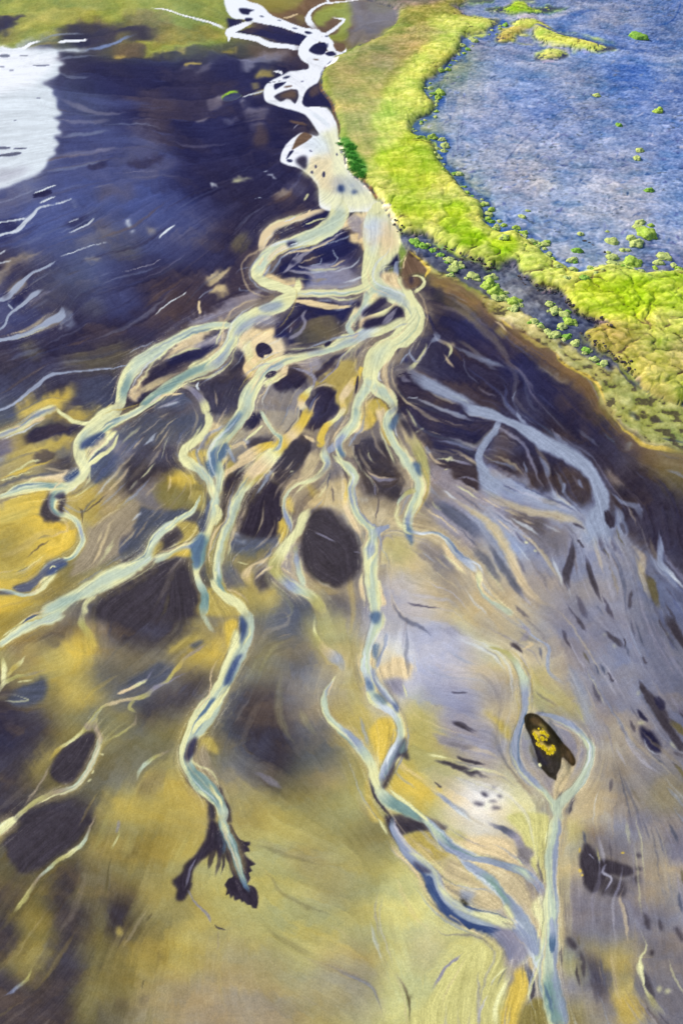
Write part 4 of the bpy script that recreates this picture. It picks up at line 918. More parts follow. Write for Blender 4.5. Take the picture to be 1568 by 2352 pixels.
P 24 D 1.3 1 o | 100,330 130,420 165,470 200,530 222,560 235,545 275,575 330,628 348,637 362,625 395,640 420,635 425,648 470,655 530,640 440,615 350,595 260,545 205,490 160,420 130,340
P 24 v 10 .8 o | 480,655 560,620 640,680 690,770 650,840 620,870 590,860 560,820 530,740 510,700
P 24 n 3 .7 o | 20,240 80,275 130,310 80,310 30,270
S 24 t ss .4 1 w | 100,10,50,t 160,85,56,t 230,165,60,s 330,210,40,s 460,243,40,s 560,272,40,s 660,305,50,t 730,370,60,v 775,440,60,v
P 24 n 8 .6 . | 640,330 740,390 770,450 740,440 680,390
S 24 t ws .4 1 w | 250,200,20,w 320,250,44,s 390,300,60,s 470,360,60,T 540,440,60,T 600,520,90,s 650,600,110,s 700,700,100,s 735,800,76,t 760,900,60,t
S 24 s -- .4 1 w | 600,620,60 700,720,60 740,780,40
S 24 D -- .4 .9 . | 300,475,24,D 340,505,16 420,525,12 490,540,10 570,572,8
S 24 s -- .4 .9 . | 220,368,6 330,395,8 440,405,10 500,440,10
P 24 c 3 1 o | 205,365 330,400 450,412 525,465 515,525 420,512 350,485 250,440 210,405
P 24 s 6 .8 o | 290,410 380,420 350,470 400,500 330,485 300,460
P 24 C 3 .95 o | 350,532 400,530 490,545 590,590 600,605 500,590 420,575
P 24 C 2 1 o | 540,498 560,490 605,570 570,565
P 24 K 2 .9 o | 288,465 310,460 340,490 320,500
P 24 C 3 1 . | 700,520 760,440 765,640 740,600
S 24 t Cs .3 1 w | 838,-30,60,t 822,80,66,t 808,180,66,t 806,280,64,t 810,380,70,t 808,480,90,t 805,600,90,t 798,720,96,t 790,850,100,t 800,960,120,T 830,1080,130,T 855,1200,150,T
S 24 s -- .6 .8 z | 850,60,14 838,180,20 835,320,20 845,450,20
S 24 B -- .35 .9 z | 812,560,20,s 815,640,40,s 815,700,44,B 812,770,24,B
S 24 C -- .5 .9 z | 785,60,12 775,140,12
S 24 C -- .5 .9 z | 752,480,16 758,580,24 765,700,20
S 24 D -- .8 .5 z | 760,940,14 790,1020,24 820,1120,30
S 24 v -- .6 .8 . | 1130,250,14,l 1105,300,18 1160,340,14 1120,420,14
S 24 k -- .5 .8 . | 1070,155,6 1080,210,10 1085,260,14,l
S 24 k -- .5 .7 . | 1020,190,8,l 1050,230,6
E 24 Y 2 1 . | 975,300,9,12,0 985,325,10,6,0 975,180,4,16,0 1225,195,10,6,0
E 24 i 4 .8 . | 1320,210,14,14,0 1315,285,22,12,20 1365,590,16,50,-20 1440,610,10,36,-20 1550,665,14,50,-28 1370,965,24,90,-20 1375,1110,10,36,-25 1380,770,16,18,0
S 24 C -- .6 .8 . | 1325,620,8 1352,720,8 1325,790,14 1328,860,34,C 1350,970,10 1400,1050,40,k 1470,1130,34,C
E 24 C 3 .9 . | 1438,975,10,18,0 1482,988,14,12,0 1325,850,14,24,0
P 24 g 14 .3 . | 1100,500 1300,520 1280,640 1140,620
# dark island on top
P 23 K 1.2 1 on | 657,600 668,580 695,568 740,588 820,665 880,738 920,780 950,835 950,862 935,872 900,845 875,828 868,850 862,890 845,920 842,955 800,935 745,870 722,790 690,700 665,650
P 23 r 6 .7 o | 870,730 920,785 948,840 935,868 890,840 870,780
P 23 i 6 .4 o | 720,780 780,810 860,860 840,945 790,920 745,860
P 23 N 5 .5 o | 670,640 700,700 760,820 800,860 760,870 710,760
E 23 C 1.5 1 o | 748,868,8,12,-30
P 23 Y 2 1 on | 705,672 720,668 735,680 765,665 785,690 795,710 780,722 768,700 750,695 745,712 765,722 750,735 735,715 722,712 730,700 712,695
P 23 Y 2 1 on | 722,738 745,735 770,750 790,768 815,758 832,775 825,805 805,815 785,795 760,775 740,755
P 23 y 2 .8 on | 735,640 750,632 775,655 778,668 755,655
P 23 r 4 .5 o | 690,600 740,600 760,640 720,640
E 10 N 1.2 1 on | 470,445,22,7,-15 560,470,8,3,0 640,560,5,3,0 610,870,9,3,20 760,890,5,8,-20 640,960,6,10,0
E 10 N 1 1 on | 330,95,14,4,20 430,118,12,3,10 520,165,16,4,12 600,190,18,4,8 380,238,14,3,10 705,262,3,14,0 700,210,10,4,0
E 10 r 1.2 1 on | 480,500,26,6,-10 640,345,16,5,10 690,395,5,12,10
S 10 n -- .3 .9 on | 330,485,3 390,470,4 440,462,3
P DD g 60 .5 . | 1200,1250 1400,1300 1600,1350 1800,1500 1800,2200 1500,2300 1350,2000 1330,1700 1250,1480
P DD d 40 .4 . | 1440,1300 1600,1350 1750,1500 1700,1900 1560,1800 1480,1550
P 04 n 2 .9 o | 1215,20 1262,60 1285,140 1262,200 1235,170 1195,215 1155,240 1110,300 1098,380 1075,430 1060,465 1035,458 1015,466 1022,405 995,362 1045,318 1062,262 1120,225 1150,170 1190,110
S 04 n -- .6 .8 o | 1240,120,44 1215,210,40 1195,290,18
S 04 n -- .6 .7 o | 1270,120,44 1262,220,34 1240,330,16
S 04 v -- .7 .6 o | 1140,215,10 1090,290,16 1062,400,14
P DD n 22 .85 . | 1360,940 1400,985 1480,1060 1568,1090 1720,1130 1720,1360 1600,1310 1500,1220 1430,1120 1380,1040
P DD N 16 .6 . | 1020,700 1080,720 1180,790 1280,870 1340,950 1380,1040 1300,980 1200,890 1100,800 1020,740
P DD o 26 .5 . | 1480,1040 1600,1060 1700,1150 1600,1150 1520,1100
S 00 s -- .8 .5 . | 320,350,10 420,330,18 560,320,8
S 00 v -- .8 .45 . | 330,560,14 430,600,26 600,650,20 760,640,8
S 00 v -- .8 .4 . | 340,690,16 470,700,30 640,690,16
S 00 s -- .8 .4 . | 330,420,12 400,440,20 520,440,10
S 00 s -- .8 .45 . | 340,790,14 460,770,24 640,750,14
S 00 v -- .8 .4 . | 300,900,14 440,880,30 700,850,20
S 00 s -- .8 .4 . | 250,990,14 420,960,24 620,920,14
S 00 b -- .8 .5 . | 430,560,30 640,590,50 900,600,20
S 00 b -- .8 .5 . | 500,820,30 740,800,50 960,860,20
S 00 N -- .8 .6 . | 420,400,30 640,380,60 1000,400,40
'''
# ---------------------------------------------------------------- map of the braid plain
GS = 2.0                        # map cell (map units); one map unit is about 8 cm of ground at mid distance
MX0, MX1, MY0, MY1 = -460.0, 2028.0, -100.0, 2640.0
NX = int((MX1-MX0)/GS)+1; NY = int((MY1-MY0)/GS)+1
PAL = dict(N=(32,32,72), n=(44,39,66), i=(56,52,74), b=(74,82,128), d=(74,80,104), v=(148,144,158), l=(190,188,198),
  g=(128,122,124), G=(158,144,118), y=(190,170,88), Y=(222,192,84), o=(138,126,72), O=(96,88,66), c=(208,190,146), C=(236,234,172),
  k=(184,178,112), m=(212,206,132), W=(255,255,255), w=(218,226,228), t=(196,209,180), T=(124,154,146), B=(84,110,140),  # W: white, also the sky glare painted on lake and upper river
  D=(58,76,118), s=(152,162,182), P=(234,210,160), L=(160,206,60), e=(202,222,104), E=(150,158,76), h=(150,202,24),
  q=(126,146,190), Q=(52,88,160), r=(112,88,70), u=(66,142,52), K=(34,31,32), G2=(0,0,0))
PAL = {k: np.array(v, float)/255 for k, v in PAL.items()}
BASE = """
EEEEEErrrggqqQQQ
wNNNNNNnEEEqqqQQ
wNNNNNNnEEqqqqqq
wNNNNNNnEEqqqqqq
bbbbNnnnnEEqssqq
bbdbbnnnnLLsssss
ndbnnnnnnnELsssb
bnnnnnnniinrEEEE
nninnnnniinnnEEE
dinnigggnnnnnrEE
ydvigdGingnbNNno
GGyGidiigggvbbnn
YyGidoiidccvvvnn
YodiidGGdcGcvvbn
oGiiyggyvGvccvvb
yydGodgGcllccvvs
iyddGddGkllccvsv
ioydodddykcvkvcv
iOdoGGOokkkcvcvd
iOooyyyookkccccv
OoiokkkGokmPvcdv
OOiOykkkkmmscggv
OiOokkkGkkcccdgg
iiOyGGGkkmmmvygg
""".split()
def sample(A, gx, gy):
    """bilinear sample of A (rows, cols[, c]) at fractional grid coordinates"""
    gx = np.clip(gx, 0, A.shape[1]-1.001); gy = np.clip(gy, 0, A.shape[0]-1.001)
    ix = gx.astype(np.int32); iy = gy.astype(np.int32); fx = (gx-ix); fy = (gy-iy)
    if A.ndim == 3: fx = fx[..., None]; fy = fy[..., None]
    return (A[iy, ix]*(1-fx)+A[iy, ix+1]*fx)*(1-fy)+(A[iy+1, ix]*(1-fx)+A[iy+1, ix+1]*fx)*fy
def vnoise(x, y, seed=0):
    """value noise, 0..1, on world coordinates"""
    ix = np.floor(x); iy = np.floor(y); fx = x-ix; fy = y-iy
    fx = fx*fx*(3-2*fx); fy = fy*fy*(3-2*fy)
    ix = ix.astype(np.int64); iy = iy.astype(np.int64)
    def hsh(a, b):
        h = (a*374761393+b*668265263+seed*1442695041) & 0xffffffff
        h = ((h ^ (h >> 13))*1274126177) & 0xffffffff
        return ((h ^ (h >> 16)) & 0xffff)/65535.0
    return (hsh(ix, iy)*(1-fx)+hsh(ix+1, iy)*fx)*(1-fy)+(hsh(ix, iy+1)*(1-fx)+hsh(ix+1, iy+1)*fx)*fy
def fbm(x, y, octs, seed=0, gain=.5):
    s = 0; a = 1; tot = 0
    for o in range(octs):
        s = s+a*vnoise(x*2**o+17.3*o, y*2**o+5.1*o, seed+o); tot += a; a *= gain
    return s/tot
def blur1(a, r, ax):
    r = int(r)
    if r < 1: return a
    n = a.shape[ax]; pad = [(0, 0)]*a.ndim; pad[ax] = (r+1, r)
    c = np.cumsum(np.pad(a, pad, mode='edge'), axis=ax)
    if ax == 0: return (c[2*r+1:2*r+1+n]-c[:n])/(2*r+1)
    return (c[:, 2*r+1:2*r+1+n]-c[:, :n])/(2*r+1)
def blur(a, r):
    for q in range(3):
        a = blur1(blur1(a, r, 0), r, 1)
    return a
def spline(P, closed=False, step=6.0):
    P = np.array(P, float); n = len(P); out = []
    rng = range(n) if closed else range(n-1)
    for k in rng:
        if closed: p0, p1, p2, p3 = P[(k-1) % n], P[k], P[(k+1) % n], P[(k+2) % n]
        else: p0, p1, p2, p3 = P[max(k-1, 0)], P[k], P[k+1], P[min(k+2, n-1)]
        m = max(2, int(np.hypot(*(p2-p1)[:2])/step))
        t = np.linspace(0, 1, m, endpoint=False)[:, None]
        a = .42
        m1 = a*(p2-p0); m2 = a*(p3-p1)
        out.append((2*t**3-3*t**2+1)*p1+(t**3-2*t**2+t)*m1+(-2*t**3+3*t**2)*p2+(t**3-t**2)*m2)
    if not closed: out.append(P[-1:])
    return np.vstack(out)
def tile_xf(t):
    if t == 'DD': return 0., 0., 1.
    return 470.4*int(t[0]), 470.4*int(t[1]), .4
def sstep(a, b, x):
    t = np.clip((x-a)/(b-a), 0, 1); return t*t*(3-2*t)

def paint(data, wx, wy):
    """wx, wy: ground coordinates of every map cell"""
    H, W = NY, NX
    X, Y = np.meshgrid(MX0+GS*np.arange(W), MY0+GS*np.arange(H)); X = X.astype(np.float32); Y = Y.astype(np.float32)
    prim = []
    for ln in data.splitlines():
        ln = ln.strip()
        if not ln or ln[0] == '#': continue
        head, pts = ln.split('|'); h = head.split(); ox, oy, sc = tile_xf(h[1])
        pl = [p.split(',') for p in pts.split()]
        if h[0] == 'P':
            prim.append(('P', h[2], float(h[3]), float(h[4]), h[5], [(ox+float(p[0])*sc, oy+float(p[1])*sc) for p in pl]))
        elif h[0] == 'E':
            for p in pl:
                cx, cy, rx, ry, an = [float(v) for v in p[:5]]
                ca, sa = math.cos(math.radians(an)), math.sin(math.radians(an))
                pp = [(ox+sc*(cx+rx*math.cos(q)*ca-ry*math.sin(q)*sa), oy+sc*(cy+rx*math.cos(q)*sa+ry*math.sin(q)*ca)) for q in np.linspace(0, 2*math.pi, 12, endpoint=False)]
                prim.append(('P', h[2], float(h[3])*.6, float(h[4]), h[5], pp))
        elif h[0] == 'S':
            core = h[2]; cols = [core]*len(pl); cur = core; Q = []
            for k, p in enumerate(pl):
                if len(p) > 3: cur = p[3]
                cols[k] = cur
                Q.append((ox+float(p[0])*sc, oy+float(p[1])*sc, float(p[2])*sc*.5)+tuple(PAL[cur]))
            prim.append(('S', h[3], float(h[4]), float(h[5]), h[6] if len(h) > 6 else '.', Q))
        elif h[0] == 'G':
            prim.append(('G', None, 0, 0, '', [(ox+float(p[0])*sc, oy+float(p[1])*sc) for p in pl]))
    # flow directions (double angle) from every stroke
    cs = 8; gh, gw = H//cs+2, W//cs+2
    T = np.zeros((gh, gw, 2)); Wt = np.zeros((gh, gw))
    for p in prim:
        if p[0] in 'SG':
            s = spline([q[:2] for q in p[5]], step=8)
            d = np.diff(s, axis=0); a = np.arctan2(d[:, 1], d[:, 0])
            gx = ((s[:-1, 0]-MX0)/GS/cs).astype(int); gy = ((s[:-1, 1]-MY0)/GS/cs).astype(int)
            ok = (gx >= 0) & (gx < gw) & (gy >= 0) & (gy < gh)
            np.add.at(T, (gy[ok], gx[ok], 0), np.cos(2*a[ok])); np.add.at(T, (gy[ok], gx[ok], 1), np.sin(2*a[ok])); np.add.at(Wt, (gy[ok], gx[ok]), 1)
    F = 0; acc = 0
    for r, wgt in ((1, 1.), (3, .2), (8, .04), (20, .008)):
        F = F+wgt*np.stack([blur(T[..., 0], r), blur(T[..., 1], r)], -1)*(1+r*0)
    ang = np.arctan2(F[..., 1], F[..., 0])
    dirx, diry = np.cos(ang), np.sin(ang)
    gxx, gyy = (X-MX0)/GS, (Y-MY0)/GS
    a2 = np.arctan2(sample(diry, gxx/cs, gyy/cs), sample(dirx, gxx/cs, gyy/cs))/2
    ux, uy = np.cos(a2).astype(np.float32), np.sin(a2).astype(np.float32)
    rs = np.random.RandomState(5)
    def lic(scale, L):
        if scale > 1:
            n = rs.rand(H//scale+2, W//scale+2).astype(np.float32)
            sx = sample(ux, np.minimum(np.arange(n.shape[1])*scale, W-2)[None, :]+np.zeros((n.shape[0], 1)), np.minimum(np.arange(n.shape[0])*scale, H-2)[:, None]+np.zeros((1, n.shape[1])))
            sy = sample(uy, np.minimum(np.arange(n.shape[1])*scale, W-2)[None, :]+np.zeros((n.shape[0], 1)), np.minimum(np.arange(n.shape[0])*scale, H-2)[:, None]+np.zeros((1, n.shape[1])))
        else: n = rs.rand(H, W).astype(np.float32); sx, sy = ux, uy
        h, w = n.shape; out = n.copy(); cnt = 1
        for sg in (1, -1):
            px, py = np.meshgrid(np.arange(w, dtype=np.float32), np.arange(h, dtype=np.float32))
            dx, dy = sg*sx, sg*sy
            for k in range(L):
                px = np.clip(px+dx, 0, w-1); py = np.clip(py+dy, 0, h-1)
                ii = py.astype(np.int32)*w+px.astype(np.int32)
                ndx, ndy = sx.ravel()[ii], sy.ravel()[ii]
                s = np.where(ndx*dx+ndy*dy < 0, -1, 1).astype(np.float32)
                dx, dy = ndx*s, ndy*s
                out += n.ravel()[ii]; cnt += 1
        out /= cnt; out = (out-out.mean())/out.std()
        if scale > 1: out = sample(out, gxx/scale, gyy/scale)
        return out.astype(np.float32)
    st1, st2, st3 = lic(1, 14), lic(3, 12), lic(8, 8)
    halo = []
    streak = .12*st1+.45*st2+.6*st3
    sm = blur1(blur1(.5*st2+.6*st3, 1, 0), 1, 1)
    # base colours
    B = np.array([[PAL[c] for c in row] for row in BASE])
    Bp = np.pad(B, ((2, 2), (2, 2), (0, 0)), mode='edge')
    f1 = fbm(X/90, Y/60, 3, 3)-.5; f2 = fbm(X/90, Y/60, 3, 9)-.5
    bx = X+st3*14*ux-st3*10*uy+f1*120; by = Y+st3*14*uy+st3*10*ux+f2*90
    col = np.stack([blur(sample(Bp[..., c], (bx-49)/98+2, (by-49)/98+2), 9) for c in range(3)], -1).astype(np.float32)
    col += (st3[..., None]*.010+st2[..., None]*.010+st1[..., None]*.008)
    M = {k: np.zeros((H, W), np.float32) for k in 'wmgu'}
    # edge wobble
    e1 = (fbm(X/13, Y/13, 3, 21)-.5).astype(np.float32); e2 = (fbm(X/13, Y/13, 3, 27)-.5).astype(np.float32)
    e3 = (fbm(X/42, Y/42, 2, 31)-.5).astype(np.float32); e4 = (fbm(X/42, Y/42, 2, 37)-.5).astype(np.float32)
    e6 = (fbm(X/60, Y/60, 3, 41)-.5).astype(np.float32); e7 = (fbm(X/55, Y/75, 3, 47)-.5).astype(np.float32)
    def poly(p, k):
        _, c, fe, op, fl, pts = p
        s = spline(pts, True, 5)
        if fl == '.' and fe >= 5 and s[:, 1].mean() > 1250: fe = fe*1.45
        pad = int(fe*2.2/GS)+14
        x0 = max(0, int((s[:, 0].min()-MX0)/GS)-pad); x1 = min(W, int((s[:, 0].max()-MX0)/GS)+pad)
        y0 = max(0, int((s[:, 1].min()-MY0)/GS)-pad); y1 = min(H, int((s[:, 1].max()-MY0)/GS)+pad)
        if x1-x0 < 2 or y1-y0 < 2: return
        # signed coverage by scanlines, 2x vertical oversampling
        h, w = y1-y0, x1-x0; m = np.zeros((h*2, w), np.float32)
        px, py = (s[:, 0]-MX0)/GS-x0, ((s[:, 1]-MY0)/GS-y0)*2
        qx, qy = np.roll(px, -1), np.roll(py, -1)
        for r in range(h*2):
            yy = r+.5
            cr = ((py <= yy) & (qy > yy)) | ((qy <= yy) & (py > yy))
            if not cr.any(): continue
            xs = np.sort(px[cr]+(yy-py[cr])/(qy[cr]-py[cr])*(qx[cr]-px[cr]))
            for a, b in zip(xs[::2], xs[1::2]):
                a = max(a, 0); b = min(b, w-1)
                if b <= a: continue
                ia, ib = int(a), int(b)
                if ia == ib: m[r, ia] += b-a
                else:
                    m[r, ia] += ia+1-a; m[r, ia+1:ib] = 1; m[r, ib] += b-ib
        m = (m[::2]+m[1::2])/2; m = np.clip(m, 0, 1)
        if fe >= 1.5: m = blur(m, max(1, round(fe*.55/GS)))
        sl = (slice(y0, y1), slice(x0, x1))
        amp = min(7, .8+fe*.45)
        gx = gxx[sl]-x0+(e1[sl]*amp*1.2+e3[sl]*amp*1.6-uy[sl]*sm[sl]*amp*.30)/GS; gy = gyy[sl]-y0+(e2[sl]*amp*1.2+e4[sl]*amp*1.6+ux[sl]*sm[sl]*amp*.30)/GS
        m = sample(m, gx, gy)
        if fe > 4: m = np.clip(m+(sm[sl]*.10+e1[sl]*.12+e3[sl]*.4)*4*m*(1-m), 0, 1)
        if 'i' in fl: m = m*sstep(.2, .8, M['m'][sl])
        m = (m*op)[..., None].astype(np.float32)
        tone = 1+.030*st2[sl][..., None]+.03*st1[sl][..., None]
        col[sl] = col[sl]*(1-m)+np.clip(PAL[c]*tone, 0, 1)*m
        if 'w' in fl: M['w'][sl] = np.maximum(M['w'][sl], m[..., 0])
        if 'n' in fl: M['w'][sl] *= 1-m[..., 0]
        if 'm' in fl: M['m'][sl] = np.maximum(M['m'][sl], m[..., 0])
        if 'g' in fl: M['g'][sl] = np.maximum(M['g'][sl], m[..., 0])
        if 'u' in fl: M['u'][sl] = np.maximum(M['u'][sl], m[..., 0])
    def stroke(p, k):
        _, ed, so, op, fl, Q = p
        s = spline(Q, False, 5); soft = so >= .5 and 'w' not in fl; fade = len(s) > 4
        if fade:
            f = np.linspace(0, 1, len(s)); e_ = .3 if soft else min(.12, 5/len(s))
            e_ = max(e_, .02); a_ = sstep(-.05 if soft else -.01, e_, f)*sstep(-.05 if soft else -.01, e_, 1-f)
            s = np.hstack([s, a_[:, None]]); s[:, 2] *= .35+.65*a_
        if 'w' in fl and len(s) > 6:
            g_ = np.arange(len(s))/7.0+s[0, 0]*.37
            s[:, 2] *= .80+.42*vnoise(g_, g_*0+s[0, 1], 7)+.14*(vnoise(g_*2.7, g_*0+s[0, 0], 8)-.5)
        s[:, 2] = np.maximum(s[:, 2], .6)
        mw = s[:, 2].max()*1.5+6
        for c0 in range(0, len(s)-1, 8):
            seg = s[c0:c0+9]
            if len(seg) < 2: continue
        x0 = max(0, int((s[:, 0].min()-mw-MX0)/GS)); x1 = min(W, int((s[:, 0].max()+mw-MX0)/GS)+2)
        y0 = max(0, int((s[:, 1].min()-mw-MY0)/GS)); y1 = min(H, int((s[:, 1].max()+mw-MY0)/GS)+2)
        if x1-x0 < 2 or y1-y0 < 2: return
        sl = (slice(y0, y1), slice(x0, x1))
        best = np.full((y1-y0, x1-x0), 9., np.float32); C = np.zeros((y1-y0, x1-x0, 3), np.float32); FA = np.ones((y1-y0, x1-x0), np.float32)
        for a, b in zip(s[:-1], s[1:]):
            wm = max(a[2], b[2])*1.6+6
            u0 = max(x0, int((min(a[0], b[0])-wm-MX0)/GS)); u1 = min(x1, int((max(a[0], b[0])+wm-MX0)/GS)+2)
            v0 = max(y0, int((min(a[1], b[1])-wm-MY0)/GS)); v1 = min(y1, int((max(a[1], b[1])+wm-MY0)/GS)+2)
            if u1 <= u0 or v1 <= v0: continue
            q = (slice(v0, v1), slice(u0, u1)); l = (slice(v0-y0, v1-y0), slice(u0-x0, u1-x0))
            amp = min(5, 1.2+so*6)
            xx = X[q]+e1[q]*amp+e3[q]*amp*1.2-a[0]; yy = Y[q]+e2[q]*amp+e4[q]*amp*1.2-a[1]
            dx, dy = b[0]-a[0], b[1]-a[1]; L2 = dx*dx+dy*dy+1e-6
            t = (xx*dx+yy*dy)/L2; tc = np.clip(t, 0, 1)
            ex, ey = xx-tc*dx, yy-tc*dy; d = np.sqrt(ex*ex+ey*ey)
            sgn = np.sign(-ex*dy+ey*dx)
            n = d/(a[2]+(b[2]-a[2])*tc)
            L = l; cur = best[L]; better = n < np.abs(cur)
            best[L] = np.where(better, n*np.where(sgn == 0, 1, sgn), cur)
            cc = a[3:6]+(b[3:6]-a[3:6])*tc[..., None]
            C[L] = np.where(better[..., None], cc, C[L])
            if fade: FA[L] = np.where(better, a[6]+(b[6]-a[6])*tc, FA[L])
        n = np.abs(best)+(sm[sl]*.18+e1[sl]*.2)*so*1.6
        if 'w' in fl: so = so*(.62 if Q[0][1] < 800 else .95)
        al = 1-sstep(1-so*.9, 1+so*.5, n)
        s1 = e6[sl]*2; s2 = e7[sl]*2
        sd = best*1.05+st2[sl]*.09+st1[sl]*.05+s1*.55
        drift = np.clip(.5+s2*1.1, 0, 1)[..., None]
        if ed != '--': C = C*(1-.28*drift)+PAL['B']*.05*drift+PAL['t']*.23*drift
        if ed != '--':
            eL, eR = ed[0], ed[1]
            if eL != '-':
                m = (sstep(.2, .8, sd)*np.clip(.72+s2*.9, .15, .95))[..., None]; C = C*(1-m)+PAL[eL]*m
            if eR != '-':
                m = (sstep(.2, .8, -sd)*np.clip(.72-s2*.9, .15, .95))[..., None]; C = C*(1-m)+PAL[eR]*m
        C = C*(1+.022*st2[sl][..., None]+.03*st1[sl][..., None]) if ed != '--' or so > .25 else C
        if 'k' in fl: FA = FA*(1-M['m'][sl])
        al = (al*op*FA)[..., None]
        col[sl] = col[sl]*(1-al)+np.clip(C, 0, 1)*al
        if 'w' in fl: M['w'][sl] = np.maximum(M['w'][sl], al[..., 0])
        if 'm' in fl: M['m'][sl] = np.maximum(M['m'][sl], al[..., 0])
    # wet silt margins beside the larger channels
    for p in list(prim):
        if p[0] == 'S' and 'w' in p[4] and 'o' not in p[4]:
            Q = [q for q in p[5] if q[1] > 480 and q[2] > 5]
            if len(Q) > 2 and Q == [q for q in p[5] if q in Q]:
                cc = [PAL['c'] if q[0] > 560 or q[1] < 900 else PAL['y']*.6+PAL['c']*.4 for q in Q]
                halo.append(('S', '--', .95, .55, 'h', [(q[0], q[1], q[2]*1.5+5)+tuple(c) for q, c in zip(Q, cc)]))
    # thin side strands that leave and rejoin each channel
    rb = random.Random(4); extra = []
    for p in prim:
        if p[0] != 'S' or 'w' not in p[4] or 'o' in p[4] or p[5][0][1] < 455: continue
        rmax = max(q[2] for q in p[5])
        if rmax < 7: continue
        s = spline(p[5], False, 5); n = len(s)
        if n < 16: continue
        d = np.gradient(s[:, :2], axis=0); d /= np.hypot(d[:, 0], d[:, 1])[:, None]+1e-6
        for j in range(int(2+n/10)):
            L = rb.randint(10, max(11, min(46, n-2))); a = rb.randint(0, max(0, n-L-1)); L = min(L, n-a)
            side = rb.choice((-1, 1)); inside = rb.random() < .3
            o0 = rb.uniform(.1, .8) if inside else rb.uniform(.95, 1.6); o1 = rb.uniform(.1, .9) if inside else rb.uniform(.9, 2.1)
            w0 = rb.uniform(1.2, 3.0) if inside else rb.uniform(.8, 2.5); k0 = rb.uniform(0, 6.28); kf = rb.uniform(.06, .2); am = rb.uniform(.05, .25) if inside else rb.uniform(.25, .9)
            cc = rb.choice('CCwwsBTP' if inside else 'CCPPcwsyCP')
            Q = []
            for i in range(a, a+L, 3):
                f = (i-a)/L; off = side*s[i, 2]*(o0+(o1-o0)*f+am*math.sin(k0+kf*(i-a)))
                ww = w0*(.25+math.sin(math.pi*min(1, f+.05))**.7)
                Q.append((s[i, 0]-d[i, 1]*off, s[i, 1]+d[i, 0]*off, ww)+tuple(PAL[cc]))
            if not inside and p[5][-1][1] > 1300 and rb.random() < .65: continue
            if len(Q) > 3: extra.append(('S', '--', .8 if inside else .6, rb.uniform(.25, .65) if inside else rb.uniform(.4, .85), 'z' if inside else '.', Q))
    # wisps of silt and dark sand drawn out along the flow
    def trace(x, y, L, sg):
        pts = []; px, py = 0., 0.
        for k in range(int(L/6)):
            i, j = int((y-MY0)/GS), int((x-MX0)/GS)
            if not (0 <= i < H and 0 <= j < W): break
            vx, vy = float(ux[i, j]), float(uy[i, j])
            if k == 0: c = 1 if (vy if abs(vy) > .2 else vx)*sg > 0 else -1; px, py = vx*c, vy*c
            c = 1 if vx*px+vy*py > 0 else -1
            px, py = px*.5+vx*c*.5, py*.5+vy*c*.5; n = math.hypot(px, py)+1e-6; px /= n; py /= n
            pts.append((x, y)); x += px*6; y += py*6
        return pts
    ZN = [ # region test, how many, colours, length, width, opacity
      (lambda x, y: 500 < y < 1320 and -(y-400)*1.0 < x-870 < (y-520)*.55, 330, 'CPcwPCsdncG', (30, 120), (.8, 3.4), (.3, .75)),
      (lambda x, y: y > 900 and x > 860 and x-870 < (y-560)*.95, 390, 'llwscPvvdGCcg', (60, 260), (1., 5.0), (.2, .55)),
      (lambda x, y: y > 950 and x > 1150+max(0, y-1500)*.15, 190, 'iindOd', (16, 90), (1.2, 5.5), (.25, .8)),
      (lambda x, y: 150 < y < 1050 and x < 840-max(0, y-450)*.9, 330, 'bvdbsnNrn', (50, 260), (1., 4.5), (.12, .4)),
      (lambda x, y: y > 1100 and x < 900, 150, 'ykYOoGck', (60, 260), (2., 9.), (.1, .3)),
      (lambda x, y: y > 640 and x > 960 and x-870 > (y-760)*.9 and y < 1500 and (x-960)*.75+660 < y+60, 150, 'bvsnrnN', (50, 200), (1., 4.), (.15, .45))]
    rw = random.Random(12)
    for test, cnt, cols_, LL, WW, OO in ZN:
        k = 0; guard = 0
        while k < cnt and guard < cnt*30:
            guard += 1
            x, y = rw.uniform(-360, 1940), rw.uniform(140, 2600)
            if not test(x, y): continue
            P_ = trace(x, y, rw.uniform(*LL), rw.choice((1, -1)))[::2]
            if len(P_) < 4: continue
            k += 1; w_ = rw.uniform(*WW); c_ = PAL[rw.choice(cols_)]; n = len(P_); q = rw.uniform(.3, .7)
            sc_ = .55 if y < 500 else 1
            extra.append(('S', '--', .75, rw.uniform(*OO), 'k', [(a, b, w_*sc_*(.3+min(1, 2.2*min(i/n, 1-i/n)+.1)*.9))+tuple(c_) for i, (a, b) in enumerate(P_)]))
    k = 0
    while k < 1500:                     # short curls of pale dust and dark grit on the gravel plain
        x, y = rw.uniform(940, 1960), rw.uniform(-60, 660)
        if y > 250 and x < 960+max(0, y-300)*.75 or y < 40 and x < 1000: continue
        k += 1; sc_ = .45+y/900.0; L = rw.uniform(5, 16)*sc_; a = math.radians(rw.gauss(-22 if x > 1150 else -50, 28)); cv = rw.gauss(0, .22); q = [(x, y)]
        for i in range(6):
            q.append((q[-1][0]+L*.4*math.cos(a), q[-1][1]+L*.4*math.sin(a)*.6)); a += cv
        c_ = rw.choice(((190, 200, 226), (172, 188, 222), (200, 200, 220), (74, 104, 160), (62, 92, 140), (92, 100, 156), (150, 168, 214)))
        dk_ = .75 if y < 200 else 1
        extra.append(('S', '--', .8, rw.uniform(.4, .85), 'k', [(u_, v_, rw.uniform(1.2, 3.6)*sc_)+tuple(v__/255*dk_ for v__ in c_) for u_, v_ in q]))
    for p in extra:
        if p[4] == 'k': prim.insert(0, p)
        else: prim.append(p)
